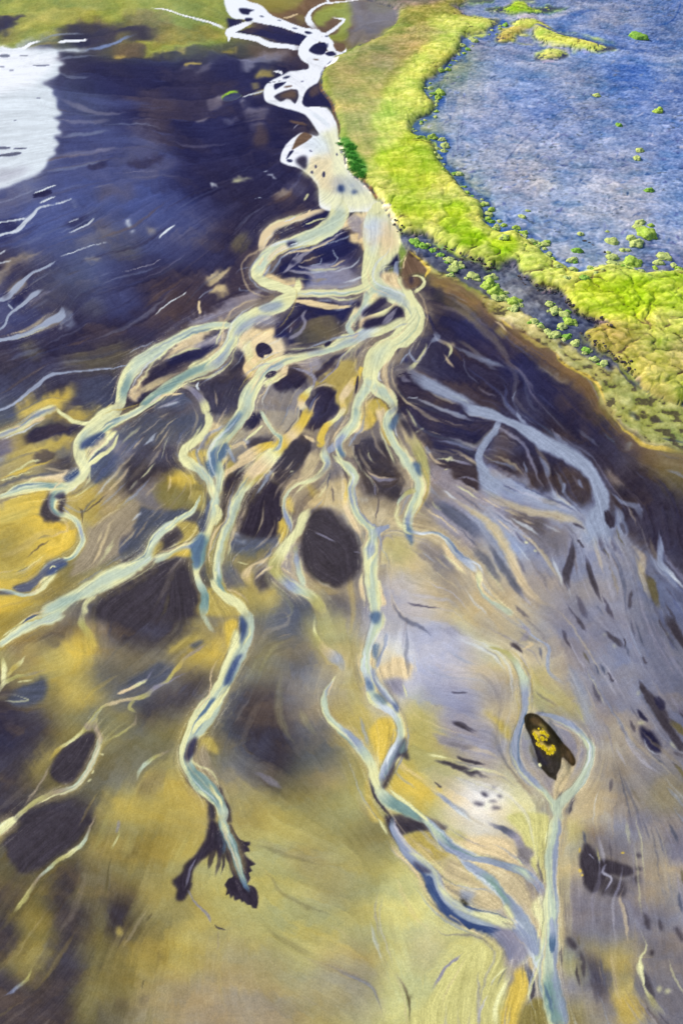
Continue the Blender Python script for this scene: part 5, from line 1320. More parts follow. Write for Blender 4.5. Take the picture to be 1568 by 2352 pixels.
    for ps in (0, .5, 1, 2, 3):
        for k, p in enumerate(prim):
            if p[0] == 'G': continue
            fl = p[4]; want = 3 if 'o' in fl else 2 if 'z' in fl else 1 if p[0] == 'S' else 0
            if 'z' in fl and 'w' in fl and p[0] == 'P': want = 1
            if p[0] == 'P' and 'w' in fl: want = 1
            if want == 0 and p[2] <= 6.5 and p[3] >= .8 and fl == '.' and p[5][0][1] > 1150: want = .5
            if want != ps: continue
            if ps == 1 and halo:
                for h in halo: stroke(h, 0)
                halo.clear()
            (poly if p[0] == 'P' else stroke)(p, k)
        if ps in (0, 1):
            kk = (7., 1.6)[int(ps)]
            if ps == 0:
                sb = (sstep(1200, 1450, Y)*.8)[..., None]; col[:] = col*(1-sb)+np.stack([blur(col[..., c], 6) for c in range(3)], -1)*sb
                lum = col.mean(2, keepdims=True); dark = 1-sstep(.25, .6, lum)
                g1 = ((fbm(X/120+sm*.25, Y/50+sm*.2, 4, 61)-.5)*2.2)[..., None]; g2 = ((fbm(X/70, Y/40+sm*.3, 4, 67)-.5)*2.2)[..., None]
                wd = (1-M['m'])[..., None]
                col[:] += wd*(dark*(np.clip(g1, 0, 1)*(PAL['r']-PAL['n'])*.55+np.clip(-g1, 0, 1)*(PAL['b']-PAL['n'])*.35+g2*.03)
                              +(1-dark)*(g1*np.array([.07, .03, -.05])+g2*np.array([.05, .055, .05])))
                np.clip(col, 0, 1, out=col)
            mm = 1-M['w']*.5-M['m']*.8
            gx = gxx-uy*sm*kk*mm/GS; gy = gyy+ux*sm*kk*mm/GS
            col[:] = sample(col, gx, gy)
            if ps == 1: M['w'][:] = sample(M['w'], gx, gy)
    lum = col.mean(2); dk = (1-sstep(.22, .5, lum))*sstep(700, 1150, Y)*(1-M['w'])*(1-M['m'])
    col += dk[..., None]*np.array([.03, .022, -.035])
    near = np.clip(blur(M['w'], 9)*2.2, 0, 1)*sstep(440, 520, Y); far_ = .35*sstep(300, 500, Y)
    amp = (near*.8+far_)*(1-M['m'])*(1-.6*M['w'])
    low = sstep(950, 1100, X)*sstep(900, 1100, Y)*.6
    f1_ = np.clip(st1*.6+st2*.5, -2, 2.5); f2_ = np.clip(st2*.6+st3*.4, -2, 2)
    col += (amp*f1_*.013)[..., None]*np.array([1.1, 1., .75])+((amp*.6+low)*f2_*.016)[..., None]*np.array([.9, 1., 1.05])
    fib = sstep(1.1, 1.9, st1*.75+st2*.65)*near*.40*(1-.75*M['w'])
    col[:] = col*(1-fib[..., None])+np.array([.93, .90, .72])*fib[..., None]
    fib = sstep(1.1, 1.9, -st1*.75-st2*.65)*near*.25*(1-.75*M['w'])
    col[:] = col*(1-fib[..., None])+np.array([.42, .45, .56])*fib[..., None]
    return np.clip(col, 0, 1), M, (st1, st2, st3), (X, Y)
# ---------------------------------------------------------------- from map to ground
def to_ground(x, y, z=0.0):
    dx = x-784.0; uy = 1176.0-y
    ddx = dx; ddy = uy*math.sin(PITCH)+FOC*math.cos(PITCH); ddz = uy*math.cos(PITCH)-FOC*math.sin(PITCH)
    t = (z-HCAM)/ddz
    return ddx*t, ddy*t
def lin(c):
    c = np.clip(np.asarray(c, float), 0, 1)
    return np.where(c <= .04045, c/12.92, ((c+.055)/1.055)**2.4)
def alb(c, top=.86): return np.clip(lin(c)/LIT, .004, top)
_X, _Y = np.meshgrid(MX0+GS*np.arange(NX), MY0+GS*np.arange(NY))
WX, WY = to_ground(_X, _Y)
col, M, (st1, st2, st3), _ = paint(DATA, WX, WY)

def cushions(x, y, cell, seed):
    """rounded cushion pattern: 1 at the middle of a cushion, 0 in the cleft between two"""
    gx, gy = x/cell, y/cell
    ix, iy = np.floor(gx).astype(np.int64), np.floor(gy).astype(np.int64)
    f1 = np.full(x.shape, 9.0); f2 = f1.copy()
    for a in (-1, 0, 1):
        for b in (-1, 0, 1):
            h = ((ix+a)*374761393+(iy+b)*668265263+seed*97531) & 0xffffffff
            h = ((h ^ (h >> 13))*1274126177) & 0xffffffff
            rx = (h & 0xffff)/65535.0; ry = ((h >> 16) & 0xffff)/65535.0
            d = np.hypot(ix+a+rx-gx, iy+b+ry-gy)
            n = d < f1; f2 = np.where(n, f1, np.minimum(f2, d)); f1 = np.where(n, d, f1)
    return np.clip((f2-f1)*1.6, 0, 1)
PL = (_X > 560) & (_Y < 1100)           # moss and gravel plain live here
wobx = fbm(WX/2.2, WY/2.2, 2, 71)-.5; woby = fbm(WX/2.2, WY/2.2, 2, 77)-.5
cA = np.zeros_like(WX); cB = cA.copy(); cC = cA.copy()
wb2 = fbm(WX/7, WY/7, 2, 73)-.5
qx, qy = WX+wobx*2.2+wb2*6, WY*1.25+woby*2.2
cA[PL] = cushions(qx[PL], qy[PL], 6.5, 3); cB[PL] = cushions(qx[PL], qy[PL], 2.6, 5); cC[PL] = cushions(qx[PL], qy[PL], 1.0, 9)
cA = np.sqrt(cA); cB = np.sqrt(cB); cC = np.sqrt(cC)
mraw = M['m']
mbl = blur(mraw, 5)
moss = sstep(.42, .58, mbl+.52*(cA*.45+cB*.55-.55))*(mraw > -1)
moss = np.where(mraw > .02, moss, 0)
# how hummocky: strong along the gravel side and in the south, weak on the old flat moss in the north-west
rough = np.clip(sstep(330, 520, _Y)+sstep(880, 1000, _X+_Y*.15), 0, 1)
inner = sstep(1.0, .86, blur(mraw, 9))   # 1 near the rim
lump = cA*.55+cB*.3+cC*.15
rise = sstep(.35, .95, mbl)
zm = moss*(.9*rise+(.15+.85*rough)*(.50*cA*rise+.20*cB+.05*cC)*(.55+.45*sstep(420, 560, _Y))+.30*(fbm(WX/9, WY/9, 3, 81)-.5))
# moss colour: clefts darkened for soil and shade, tops painted paler as if lit
cleft = moss*rough*np.clip(sstep(.97, .8, blur(mraw, 8))+sstep(520, 620, _Y)*.9, 0, 1)*(1-sstep(.12, .36, cA*.75+cB*.3+(fbm(WX/8, WY/8, 2, 83)-.5)*.5))
col = col*(1-.80*cleft[..., None])+np.array([.24, .22, .22])*.80*cleft[..., None]
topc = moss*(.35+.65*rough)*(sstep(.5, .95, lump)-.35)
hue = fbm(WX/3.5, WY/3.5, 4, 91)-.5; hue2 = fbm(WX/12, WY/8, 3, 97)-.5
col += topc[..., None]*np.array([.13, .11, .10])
col += (moss*hue)[..., None]*np.array([.20, .10, .15])+(moss*hue2)[..., None]*np.array([.22, .10, .04])
fine = fbm(WX/.55, WY/.55, 2, 99)-.5
col += (moss*fine*(.5+.5*rough))[..., None]*np.array([.16, .15, .14])
# bare dark soil round the cushions where the traced outline had moss
bare = np.where(mraw > .3, mraw, 0)*(1-moss)
col = col*(1-bare[..., None])+(np.array([.25, .27, .40])+.12*hue[..., None])*bare[..., None]
# blue gravel plain with pale wind-combed patches
plain = sstep(900, 1000, _X)*(1-moss)*(1-bare)*sstep(690, 600, _Y+np.maximum(0, 1180-_X)*.55)*sstep(15, 0, np.maximum(0, 960-_X))
plain = np.where((_X > 930) & (_Y < 700), plain, 0)
k1 = fbm(WX/5, WY/5, 3, 111)-.5; k2 = fbm(WX/5, WY/5, 3, 117)-.5
c1 = fbm((WX+WY*.35+k1*5)/5.2, (WY-WX*.2+k2*5)/4.2, 4, 121)-.5
c2 = fbm((WX+k2*4)/1.2, (WY+k1*4)/.9, 3, 127)-.5
c3 = fbm(WX/14, WY/22, 3, 131)-.5
pt = sstep(-.02, .22, c1)
dk = sstep(.04, .26, -c1)
col += plain[..., None]*(pt[..., None]*np.array([.10, .085, .06])-dk[..., None]*np.array([.09, .05, .03])+c2[..., None]*np.array([.28, .22, .16])+c3[..., None]*np.array([.08, .03, .0])+fine[..., None]*.22+(fbm(WX/.8, WY/.5, 2, 211)-.5)[..., None]*.16)
sp = plain*sstep(.74, .80, fbm(WX/1.3+9, WY/.8, 2, 137))*sstep(.50, .62, fbm(WX/16, WY/16, 2, 139))
col = col*(1-.6*sp[..., None])+np.array([.28, .33, .36])*.6*sp[..., None]
# grassland in the north-west
grass = np.where((_Y < 140) & (_X < 540), 1.0, 0.0)*sstep(.02, .14, np.minimum(col[..., 1]-col[..., 2], .2))
col += (grass*((fbm(WX/5, WY/9, 4, 141)-.5)))[..., None]*np.array([.3, .2, .12])
col += (grass*fine)[..., None]*.1
um = M['u']*(1-moss)
ub = fbm(WX/.9, WY/.9, 3, 191)-.5; ub2 = fbm(WX/3.5, WY/2.2, 3, 197)-.5
col += um[..., None]*(ub[..., None]*np.array([.34, .34, .30])+ub2[..., None]*np.array([.30, .28, .22]))
# darker between the small cushions, then a warmer tone and fine tufts
col -= (moss*(1-cB)*.07*(.3+.7*rough))[..., None]*np.array([1, .8, 1])
col += (moss*rough*.05)[..., None]*np.array([2.2, .9, .6])
mf_ = fbm(WX/.9, WY/.6, 3, 201)-.5
col += (moss*mf_)[..., None]*np.array([.26, .20, .22])
# pale mossy slope between gravel gully and dark sand: tufts with soil between
gm = M['g']*(1-moss)
tuft = fbm(WX/1.1, WY/1.1, 3, 181)-.5; tuf2 = fbm(WX/4, WY/3, 3, 187)-.5
col += gm[..., None]*(tuft[..., None]*np.array([.42, .40, .40])+tuf2[..., None]*np.array([.40, .30, .30]))
soil = gm*sstep(.10, .20, -tuft-.3*tuf2)*.7
col = col*(1-soil[..., None])+np.array([.30, .26, .24])*soil[..., None]
# sand: soft mottling and fine grain on the flats
flat = (1-moss)*(1-plain)*(1-M['w']*.8)
gr = fbm(WX/.35, WY/.35, 2, 151)-.5
col += (flat*gr)[..., None]*.045+(flat*st1*.006)[..., None]
col = np.clip(col, .02, 1)

water = M['w']
wz = sstep(.35, .65, water)
lakem = wz*(_X < 260)*(_Y < 440)
islet = np.zeros_like(WX)
dd = ((_X-1262)/62)**2+((_Y-1708)/80)**2
islet = sstep(1.1, .1, .5*(fbm(WX/1.2, WY/1.2, 3, 221)-.5)+((_X-1260-(_Y-1705)*.42)/34)**2+((_Y-1705)/82)**2)
Z = zm+(1-moss)*(.04*(fbm(WX/7, WY/7, 3, 161)-.5))-.07*sstep(.15, .95, blur(water, 1))+.35*islet
Z += plain*(.35*c1+.22*c2)
Z += bare*(.25*(cC-.5))
Z += um*.3*(ub+ub2)
Z += gm*.25*(tuft+tuf2)
Z += grass*.3*(fbm(WX/6, WY/6, 3, 171)-.5)
edge = np.minimum(np.minimum(_X-MX0, MX1-_X)/90, np.minimum((_Y-MY0)/30, (MY1-_Y)/60)); Z -= .25*(1-np.clip(edge, 0, 1))

# ---------------------------------------------------------------- helpers
def mesh_obj(name, V, F, colours=None, mat=None, smooth=True):
    me = bpy.data.meshes.new(name); V = np.asarray(V, np.float32); F = np.asarray(F, np.int32)
    k = F.shape[1]
    me.vertices.add(len(V)); me.vertices.foreach_set('co', V.ravel())
    me.loops.add(F.size); me.loops.foreach_set('vertex_index', F.ravel())
    me.polygons.add(len(F)); me.polygons.foreach_set('loop_start', np.arange(0, F.size, k, dtype=np.int32))
    me.update(calc_edges=True)
    me.polygons.foreach_set('use_smooth', np.full(len(F), smooth))
    if colours is not None:
        at = me.color_attributes.new('Col', 'FLOAT_COLOR', 'POINT')
        c4 = np.ones((len(V), 4), np.float32); c4[:, :3] = colours; at.data.foreach_set('color', c4.ravel())
    if mat: me.materials.append(mat)
    ob = bpy.data.objects.new(name, me); SC.collection.objects.link(ob)
    return ob
def ground_mat(name, rough=.8, spec=.3, grain=.10, gscale=6.0, bump=.15, bdist=.05, detail=4):
    m = bpy.data.materials.new(name); m.use_nodes = True; n = m.node_tree.nodes; l = m.node_tree.links
    b = n['Principled BSDF']; b.inputs['Roughness'].default_value = rough; b.inputs['Specular IOR Level'].default_value = spec
    a = n.new('ShaderNodeVertexColor'); a.layer_name = 'Col'
    tc = n.new('ShaderNodeTexCoord')
    no = n.new('ShaderNodeTexNoise'); no.inputs['Scale'].default_value = gscale; no.inputs['Detail'].default_value = detail; no.inputs['Roughness'].default_value = .65
    l.new(tc.outputs['Object'], no.inputs['Vector'])
    mr = n.new('ShaderNodeMapRange'); mr.inputs[1].default_value = .25; mr.inputs[2].default_value = .75; mr.inputs[3].default_value = 1-grain; mr.inputs[4].default_value = 1+grain
    l.new(no.outputs['Fac'], mr.inputs[0])
    mx = n.new('ShaderNodeVectorMath'); mx.operation = 'MULTIPLY'; l.new(a.outputs['Color'], mx.inputs[0]); l.new(mr.outputs[0], mx.inputs[1])
    l.new(mx.outputs[0], b.inputs['Base Color'])
    if bump:
        bp = n.new('ShaderNodeBump'); bp.inputs['Strength'].default_value = bump; bp.inputs['Distance'].default_value = bdist
        l.new(no.outputs['Fac'], bp.inputs['Height']); l.new(bp.outputs['Normal'], b.inputs['Normal'])
    return m
M_sand = ground_mat('wet sand', .8, .03, .20, 6.0, .06, .03)
M_plain = ground_mat('blue gravel', .85, .04, .16, 3.0, .5, .12)
M_moss = ground_mat('moss', .95, .05, .16, 5.0, .7, .12)
M_grass = ground_mat('grass', .95, .05, .14, 1.5, .4, .15)
M_water = ground_mat('silty water with glare', .22, .28, .07, 6.0, .05, .02)  # white sky glare is painted into the lake and upper river colours

# ---------------------------------------------------------------- the ground, split by kind
C_ALB = alb(col)
vid = np.arange(NX*NY).reshape(NY, NX)
V_all = np.stack([WX, WY, Z], -1).reshape(-1, 3)
A_all = C_ALB.reshape(-1, 3)
quad = np.stack([vid[1:, :-1], vid[1:, 1:], vid[:-1, 1:], vid[:-1, :-1]], -1)
def cellmax(a): return np.maximum(np.maximum(a[1:, :-1], a[1:, 1:]), np.maximum(a[:-1, 1:], a[:-1, :-1]))
def cellmin(a): return np.minimum(np.minimum(a[1:, :-1], a[1:, 1:]), np.minimum(a[:-1, 1:], a[:-1, :-1]))
cls = np.zeros(quad.shape[:2], int)
XX, YY = _X[:-1, :-1], _Y[:-1, :-1]
cls[(cellmax(grass) > .5)] = 3
cls[cellmin(plain) > .5] = 2
cls[(cellmax(mraw) > .4) & (cellmax(moss) > .5)] = 1
cls[cellmin(islet) > .3] = 4
def submesh(name, sel, mat, z=None, kind='structure'):
    F = quad[sel]; u, inv = np.unique(F, return_inverse=True)
    V = V_all[u].copy()
    if z is not None: V[:, 2] = z.reshape(-1)[u]
    ob = mesh_obj(name, V, inv.reshape(F.shape), A_all[u], mat)
    if kind: ob['kind'] = kind
    return ob
submesh('ground', cls == 0, M_sand)
submesh('gravel_plain', cls == 2, M_plain)
g = submesh('grass', cls == 3, M_grass, kind='stuff'); g['label'] = 'olive and brown grassland beyond the white lake'; g['category'] = 'grass'
mainb = (cls == 1) & ~((XX > 1085) & (YY < 150) & (XX-YY*.2 > 1115)) & (XX > 700)
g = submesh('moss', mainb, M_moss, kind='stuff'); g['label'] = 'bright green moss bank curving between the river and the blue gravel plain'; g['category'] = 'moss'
g = submesh('moss_patch', (cls == 1) & (XX > 700) & ~mainb, M_moss, kind='stuff'); g['label'] = 'long green moss patches lying out on the blue gravel plain'; g['category'] = 'moss'
if ((cls == 1) & (XX < 700)).any():
    g = submesh('moss_patch', (cls == 1) & (XX < 700), M_moss, kind='stuff'); g['label'] = 'small lime moss patch on the dark sand left of the river'; g['category'] = 'moss'
submesh('sand_bar', cls == 4, M_sand)
zw = -.025+0*Z
wsel = cellmax(water) > .30
lk = cellmax(lakem) > .2
submesh('lake', wsel & lk, M_water, z=zw)
submesh('river', wsel & ~lk, M_water, z=zw)
# dark sand reaching to the horizon round the traced plain
bm = bmesh.new()
R = 6000
vs = [bm.verts.new(p) for p in ((-R, -R, -.5), (R, -R, -.5), (R, R, -.5), (-R, R, -.5))]; bm.faces.new(vs)
me = bpy.data.meshes.new('distant_sand_plain'); bm.to_mesh(me); bm.free()
far = bpy.data.objects.new('distant_sand_plain', me); SC.collection.objects.link(far); far['kind'] = 'structure'
mf = bpy.data.materials.new('far sand'); mf.use_nodes = True; nn = mf.node_tree.nodes; ll = mf.node_tree.links
nt = nn.new('ShaderNodeTexNoise'); nt.inputs['Scale'].default_value = .01; nt.inputs['Detail'].default_value = 8
cr = nn.new('ShaderNodeValToRGB'); cr.color_ramp.elements[0].color = (.05, .05, .07, 1); cr.color_ramp.elements[1].color = (.34, .28, .16, 1)
tcf = nn.new('ShaderNodeTexCoord'); ll.new(tcf.outputs['Object'], nt.inputs['Vector']); ll.new(nt.outputs['Fac'], cr.inputs[0]); ll.new(cr.outputs[0], nn['Principled BSDF'].inputs['Base Color'])
nn['Principled BSDF'].inputs['Roughness'].default_value = .8
me.materials.append(mf)

# ---------------------------------------------------------------- single moss cushions, bushes, stones
rnd = random.Random(11)
def zat(x, y):
    return float(sample(Z, np.array([(x-MX0)/GS]), np.array([(y-MY0)/GS]))[0])
def moss_mat(name, c0, c1, c2):
    m = bpy.data.materials.new(name); m.use_nodes = True; n = m.node_tree.nodes; l = m.node_tree.links; b = n['Principled BSDF']
    b.inputs['Roughness'].default_value = .95; b.inputs['Specular IOR Level'].default_value = .05
    tc = n.new('ShaderNodeTexCoord'); no = n.new('ShaderNodeTexNoise'); no.inputs['Scale'].default_value = 2.2; no.inputs['Detail'].default_value = 5; no.inputs['Roughness'].default_value = .7
    ge = n.new('ShaderNodeNewGeometry'); l.new(ge.outputs['Position'], no.inputs['Vector'])
    r = n.new('ShaderNodeValToRGB'); e = r.color_ramp.elements; e[0].position = .3; e[0].color = (*alb(c0), 1); e[1].position = .7; e[1].color = (*alb(c2), 1)
    k = e.new(.48); k.color = (*alb(c1), 1)
    l.new(no.outputs['Fac'], r.inputs[0])
    # dark grey towards the foot of the mesh
    sep = n.new('ShaderNodeSeparateXYZ'); l.new(tc.outputs['Object'], sep.inputs[0])
    ad = n.new('ShaderNodeMath'); ad.operation = 'MULTIPLY_ADD'; l.new(no.outputs['Fac'], ad.inputs[0]); ad.inputs[1].default_value = .25; l.new(sep.outputs['Z'], ad.inputs[2])
    mr = n.new('ShaderNodeMapRange'); mr.inputs[1].default_value = .14; mr.inputs[2].default_value = .30; l.new(ad.outputs[0], mr.inputs[0])
    mx = n.new('ShaderNodeMix'); mx.data_type = 'RGBA'; l.new(mr.outputs[0], mx.inputs[0]); mx.inputs[6].default_value = (*alb((.24, .22, .24)), 1); l.new(r.outputs[0], mx.inputs[7])
    l.new(mx.outputs[2], b.inputs['Base Color'])
    bp = n.new('ShaderNodeBump'); bp.inputs['Strength'].default_value = .6; bp.inputs['Distance'].default_value = .08; l.new(no.outputs['Fac'], bp.inputs['Height']); l.new(bp.outputs[0], b.inputs['Normal'])
    return m
MC = [moss_mat('moss lime', (.50, .60, .22), (.66, .78, .30), (.82, .88, .50)), moss_mat('moss pale', (.60, .66, .38), (.74, .80, .46), (.86, .88, .60)),
      moss_mat('moss green', (.40, .55, .26), (.52, .72, .28), (.70, .82, .40)), moss_mat('moss yellow', (.50, .44, .06), (.80, .70, .10), (.92, .84, .20))]
M_rock = moss_mat('lava', (.22, .20, .21), (.33, .30, .30), (.46, .42, .40))
def lumpy(name, seed, mat, sub=4, flat=.45, amp=.34, rock=False):
    bm = bmesh.new(); bmesh.ops.create_icosphere(bm, subdivisions=sub, radius=1.0)
    off = Vector((seed*7.3, seed*3.1, seed*1.7))
    for v in bm.verts:
        p = v.co.copy()
        q = 1+amp*mnoise.noise(p*1.3+off)+amp*.5*mnoise.noise(p*3.1+off)+amp*.30*mnoise.noise(p*7+off)
        if rock: q = 1+amp*mnoise.noise(p*1.1+off)+amp*.8*abs(mnoise.noise(p*2.3+off))
        v.co = Vector((p.x*q, p.y*q, max(p.z, -.15)*q*flat*2 if not rock else p.z*q*flat*2))
    me = bpy.data.meshes.new(name); bm.to_mesh(me); bm.free(); me.materials.append(mat)
    for p in me.polygons: p.use_smooth = not rock
    return me
CUSH = {k: [lumpy('moss_cushion', s+10*k, MC[k], flat=.32) for s in range(5)] for k in range(4)}
ROCK = [lumpy('lava_rock', 50+s, M_rock, sub=3, flat=.35, amp=.5, rock=True) for s in range(5)]
def place(me, name, x, y, r, label, cat, group=None, asp=None, sink=.1, zs=1.0):
    z = zat(x, y); gx, gy = to_ground(x, y, z)
    k = math.hypot(gx, gy, HCAM)/FOC                    # metres per map unit, across
    R_ = r*k*.85
    o = bpy.data.objects.new(name, me); SC.collection.objects.link(o)
    o.location = (gx, gy, z-sink*R_); o.rotation_euler = (0, 0, rnd.uniform(0, 6.28))
    s = asp or rnd.uniform(.8, 1.25); o.scale = (R_*s, R_/s, R_*zs)
    o['label'] = label; o['category'] = cat
    if group: o['group'] = group
    return o
GRAVEL = [ # x, y, radius on the map, kind, own label
 (1198.8,498.4,9,1,''),(1210.8,484.4,6,1,''),(1146.8,508.4,7,1,''),(1156.8,518.4,8,0,''),(1138.8,518,6,1,''),
 (1403.6,555.6,15,1,'pale round moss cushion standing alone on the gravel, left of the close pair'),
 (1447.6,548,13,1,'rear cushion of the touching pair on the blue gravel'),(1461,560,18,1,'front, broader cushion of the touching pair on the blue gravel'),
 (1486,538.5,24,0,'widest moss cushion in the upper cluster on the blue gravel'),
 (1469,512,13,1,'highest round cushion of the upper cluster on the gravel'),(1466,524,12,1,''),(1493,518,8,0,''),
 (1448.8,604,21,0,'broad lime cushion on the gravel just behind the moss bank'),(1524,591.6,16,1,'right-hand round cushion out on the gravel'),
 (1511,605,12,1,'small cushion in front of the right-hand round one'),(1503,616,8,0,''),(1404,592,14,1,''),(1406,607,12,1,''),(1428,575,8,1,''),(1440,575,7,1,''),(1396,580,6,1,''),
 (1324.8,576.4,13,2,'dark green cushion alone in the gravel bay'),(1313,598,12,1,''),(1313,620,12,1,''),(1281,612.4,10,1,''),(1226.8,556.4,6,1,''),(1240,560,6,0,''),(1250,572,7,1,''),
 (1510,256,12,0,'yellow green cushion far out alone on the blue gravel'),(1464,87,18,2,'dark mossy hump far away on the gravel plain'),(1008.8,212,12,0,''),(1006,224,10,0,''),(1012,217,10,0,''),
 (992.8,316,12,0,''),(1015,322,9,1,''),(1021,336,11,1,''),(1019,347,9,1,''),(1007,364,9,1,''),(965,320,13,0,''),(1370,220,8,1,''),(1490,438,11,2,''),(1468,346,10,1,''),(1462,365,10,1,''),(1420,288,8,2,''),
 (1332,538,8,1,''),(1545,610,8,1,''),(1560,624,9,0,''),(1394,532,5,1,''),(1300,640,10,1,'')]
n = 0
for x, y, r, k, lb in GRAVEL:
    if lb: place(rnd.choice(CUSH[k]), 'moss_cushion', x, y, r, lb, 'moss cushion', 'moss cushions out on the blue gravel')
    else: place(rnd.choice(CUSH[k]), 'moss_cushion', x, y, r, 'small round moss cushion scattered on the blue gravel beside the bank', 'moss cushion', 'small cushions on the blue gravel')
GULLY = [(1084.8,635.2,16,1,'pale cushion at the head of the gravel gully'),(1125.6,640,15,1,'frosted pale cushion in the gravel gully, beside the first'),
 (1120,655,20,0,''),(1138,672,22,0,''),(1155,684,14,1,''),(1180,694,18,0,''),(1192,700,10,1,''),(1260.8,699.2,11,1,'uppermost small cushion at the foot of the moss scarp'),
 (1272,715,14,1,''),(1294.8,724,14,1,''),(1308,741,15,0,''),(1290,750,12,1,''),(1033,598,12,1,''),(1046,608,14,1,''),(1040,620,14,1,''),(1012,586,9,2,''),(992.8,576,9,2,''),(972,566,13,2,''),(952.8,557,14,2,''),
 (1035,633,8,1,''),(1060,612,8,1,''),(1256,762,10,1,''),(1275,770,14,1,''),(1300,775,12,2,''),(1320,790,12,1,''),(1345,805,12,2,''),(1365,825,10,1,''),(1385,835,11,1,''),(1180,712,12,1,''),(1225,738,12,1,''),(1240,750,10,1,'')]
for x, y, r, k, lb in GULLY:
    place(rnd.choice(CUSH[k]), 'moss_cushion', x, y, r, lb or 'moss cushion on the river side of the moss scarp, along the gravel gully', 'moss cushion', 'moss cushions out on the blue gravel' if lb else 'moss cushions along the gully')
for x, y, r, k, lb in GULLY:
    for j in range(2):
        a = rnd.uniform(0, 6.28)
        place(rnd.choice(CUSH[rnd.choice((1, 1, 2))]), 'moss_cushion', x+r*1.0*math.cos(a), y+r*.6*math.sin(a), r*rnd.uniform(.25, .6), 'moss cushion on the river side of the moss scarp, along the gravel gully', 'moss cushion', 'moss cushions along the gully')
# cushions breaking away from the rim of the bank on the gravel side
rim = [(975,200),(985,214),(998,236),(990,262),(960,280),(944,298),(972,322),(998,338),(1002,362),(1012,384),(1030,402),(1052,426),(1074,450),(1100,466),(1112,486),(1110,508),(1128,530),(1148,546),(1172,528),(1192,540),(1210,560),(1232,564),(1246,584),(1266,596),(1288,612),(1310,628),(1334,634),(1354,624),(1376,614),(1400,610),(1424,614),(1448,622),(1478,630),(1510,626),(1545,624),(1142,62),(1120,78),(1080,92),(1060,110),(1056,128),(1030,146),(1010,164)]
for x, y in rim:
    for j in range(3):
        a = rnd.uniform(0, 6.28); d = abs(rnd.gauss(0, 11))
        px, py = x+rnd.uniform(2, 16)+d*math.cos(a)*.8, y-abs(d*.4)+rnd.uniform(-5, 9)
        place(rnd.choice(CUSH[rnd.choice((0, 1, 1, 2))]), 'moss_cushion', px, py, rnd.uniform(3.5, 11.0)*(.75 if y < 400 else 1), 'small moss cushion broken away from the gravel-side rim of the moss bank', 'moss cushion', 'cushions along the rim of the bank')
# dark lava stones at the foot of the scarp
for (x0, y0), (x1, y1), cnt in (((1000,568),(1045,586),9), ((1048,590),(1110,604),12), ((1110,608),(1130,618),8), ((1188,632),(1210,650),8), ((1225,655),(1300,690),14), ((1300,690),(1330,716),9), ((1340,726),(1400,745),9), ((1330,770),(1400,800),12), ((1405,810),(1460,860),14), ((905,500),(918,540),8), ((1180,540),(1240,575),10), ((1340,545),(1400,600),5)):
    for j in range(cnt):
        t = (j+rnd.random())/cnt; x = x0+(x1-x0)*t+rnd.gauss(0, 6); y = y0+(y1-y0)*t+rnd.gauss(0, 5)
        place(rnd.choice(ROCK), 'lava_rock', x, y, rnd.uniform(1.2, 4.2), 'dark lava stone among the rubble at the foot of the moss scarp', 'rock', 'lava stones below the scarp', sink=.2)
# yellow moss on the dark islet
for x, y, r in ((1226.8,1686,5),(1231,1692,6),(1243,1683,5),(1250,1684,7),(1256,1690,5),(1236,1700,5),(1245,1697,6),(1254,1699,4),(1239,1712,5),(1247,1716,6),(1233,1709,4),(1252,1720,6),(1259,1728,7),(1265,1722,5),(1270,1720,6),(1269,1713,4),(1237,1674,3),(1246,1675,3),(1268,1729,5)):
    place(rnd.choice(CUSH[3]), 'moss_clump', x, y, r, 'bright yellow moss clump in the broken ring on the black sand islet', 'moss clump', 'yellow moss on the dark islet', zs=.3)
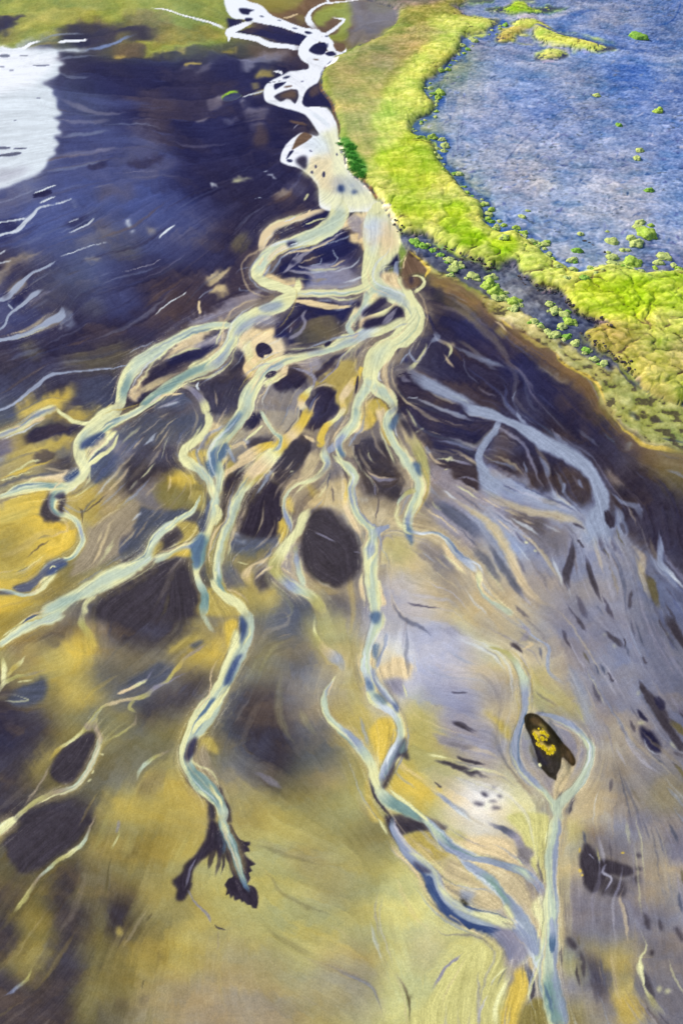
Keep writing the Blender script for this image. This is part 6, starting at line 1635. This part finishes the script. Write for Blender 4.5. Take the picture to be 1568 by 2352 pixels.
# bushes on the river bank
def bush_mesh(seed):
    rr = random.Random(seed); bm = bmesh.new()
    for k in range(420):
        th = rr.uniform(0, 6.28); ph = math.acos(rr.uniform(0, 1)); rad = rr.uniform(.55, 1.0)*(1+.25*math.sin(3*th+seed))
        c = Vector((rad*math.sin(ph)*math.cos(th), rad*math.sin(ph)*math.sin(th), .75*rad*math.cos(ph)+.05))
        s = rr.uniform(.07, .15); u = Vector((rr.gauss(0, 1), rr.gauss(0, 1), rr.gauss(0, .6))).normalized(); w = u.cross(Vector((rr.gauss(0, 1), rr.gauss(0, 1), rr.gauss(0, 1)))).normalized()
        bm.faces.new([bm.verts.new(c+u*s), bm.verts.new(c+w*s*.5), bm.verts.new(c-u*s), bm.verts.new(c-w*s*.5)])
    me = bpy.data.meshes.new('foliage'); bm.to_mesh(me); bm.free(); return me
def stem_mesh():
    bm = bmesh.new()
    for k in range(5):
        a = k*1.257; top = Vector((.5*math.cos(a), .5*math.sin(a), .55))
        q = bmesh.ops.create_cone(bm, cap_ends=True, segments=6, radius1=.05, radius2=.02, depth=top.length)
        rot = top.to_track_quat('Z', 'Y')
        for v in q['verts']: v.co = rot @ (v.co+Vector((0, 0, top.length/2)))
    me = bpy.data.meshes.new('stem'); bm.to_mesh(me); bm.free(); return me
M_leaf = moss_mat('bush leaves', (.18, .46, .14), (.26, .60, .20), (.42, .72, .30)); M_wood = moss_mat('bush wood', (.2, .15, .1), (.3, .22, .15), (.35, .28, .2))
BM = [bush_mesh(s) for s in range(4)]; SM = stem_mesh(); SM.materials.append(M_wood)
for m_ in BM: m_.materials.append(M_leaf)
spots = [(786,332),(795,336),(804,334),(812,338),(788,344),(798,348),(809,350),(800,360),(812,364),(803,374),(816,378),(826,384),(808,388),(820,392),(832,396),(815,402),(828,406),(822,370),(780,328),(806,342),(834,402),(792,356),(818,386),(826,398)]
for x, y in spots:
    x += rnd.uniform(-2, 2); y += rnd.uniform(-2, 2); z = zat(x, y); gx, gy = to_ground(x, y, z); k = math.hypot(gx, gy, HCAM)/FOC
    r = bpy.data.objects.new('willow_bush', None); SC.collection.objects.link(r); r.location = (gx, gy, z-.1); r.rotation_euler = (0, 0, rnd.uniform(0, 6.28)); s = rnd.uniform(6.5, 10)*k; r.scale = (s, s, s*.5)
    r['label'] = 'low dark green bush in the thicket on the moss side of the river'; r['category'] = 'bush'; r['group'] = 'bushes on the river bank'
    f = bpy.data.objects.new('foliage', rnd.choice(BM)); SC.collection.objects.link(f); f.parent = r
    w = bpy.data.objects.new('stem', SM); SC.collection.objects.link(w); w.parent = r
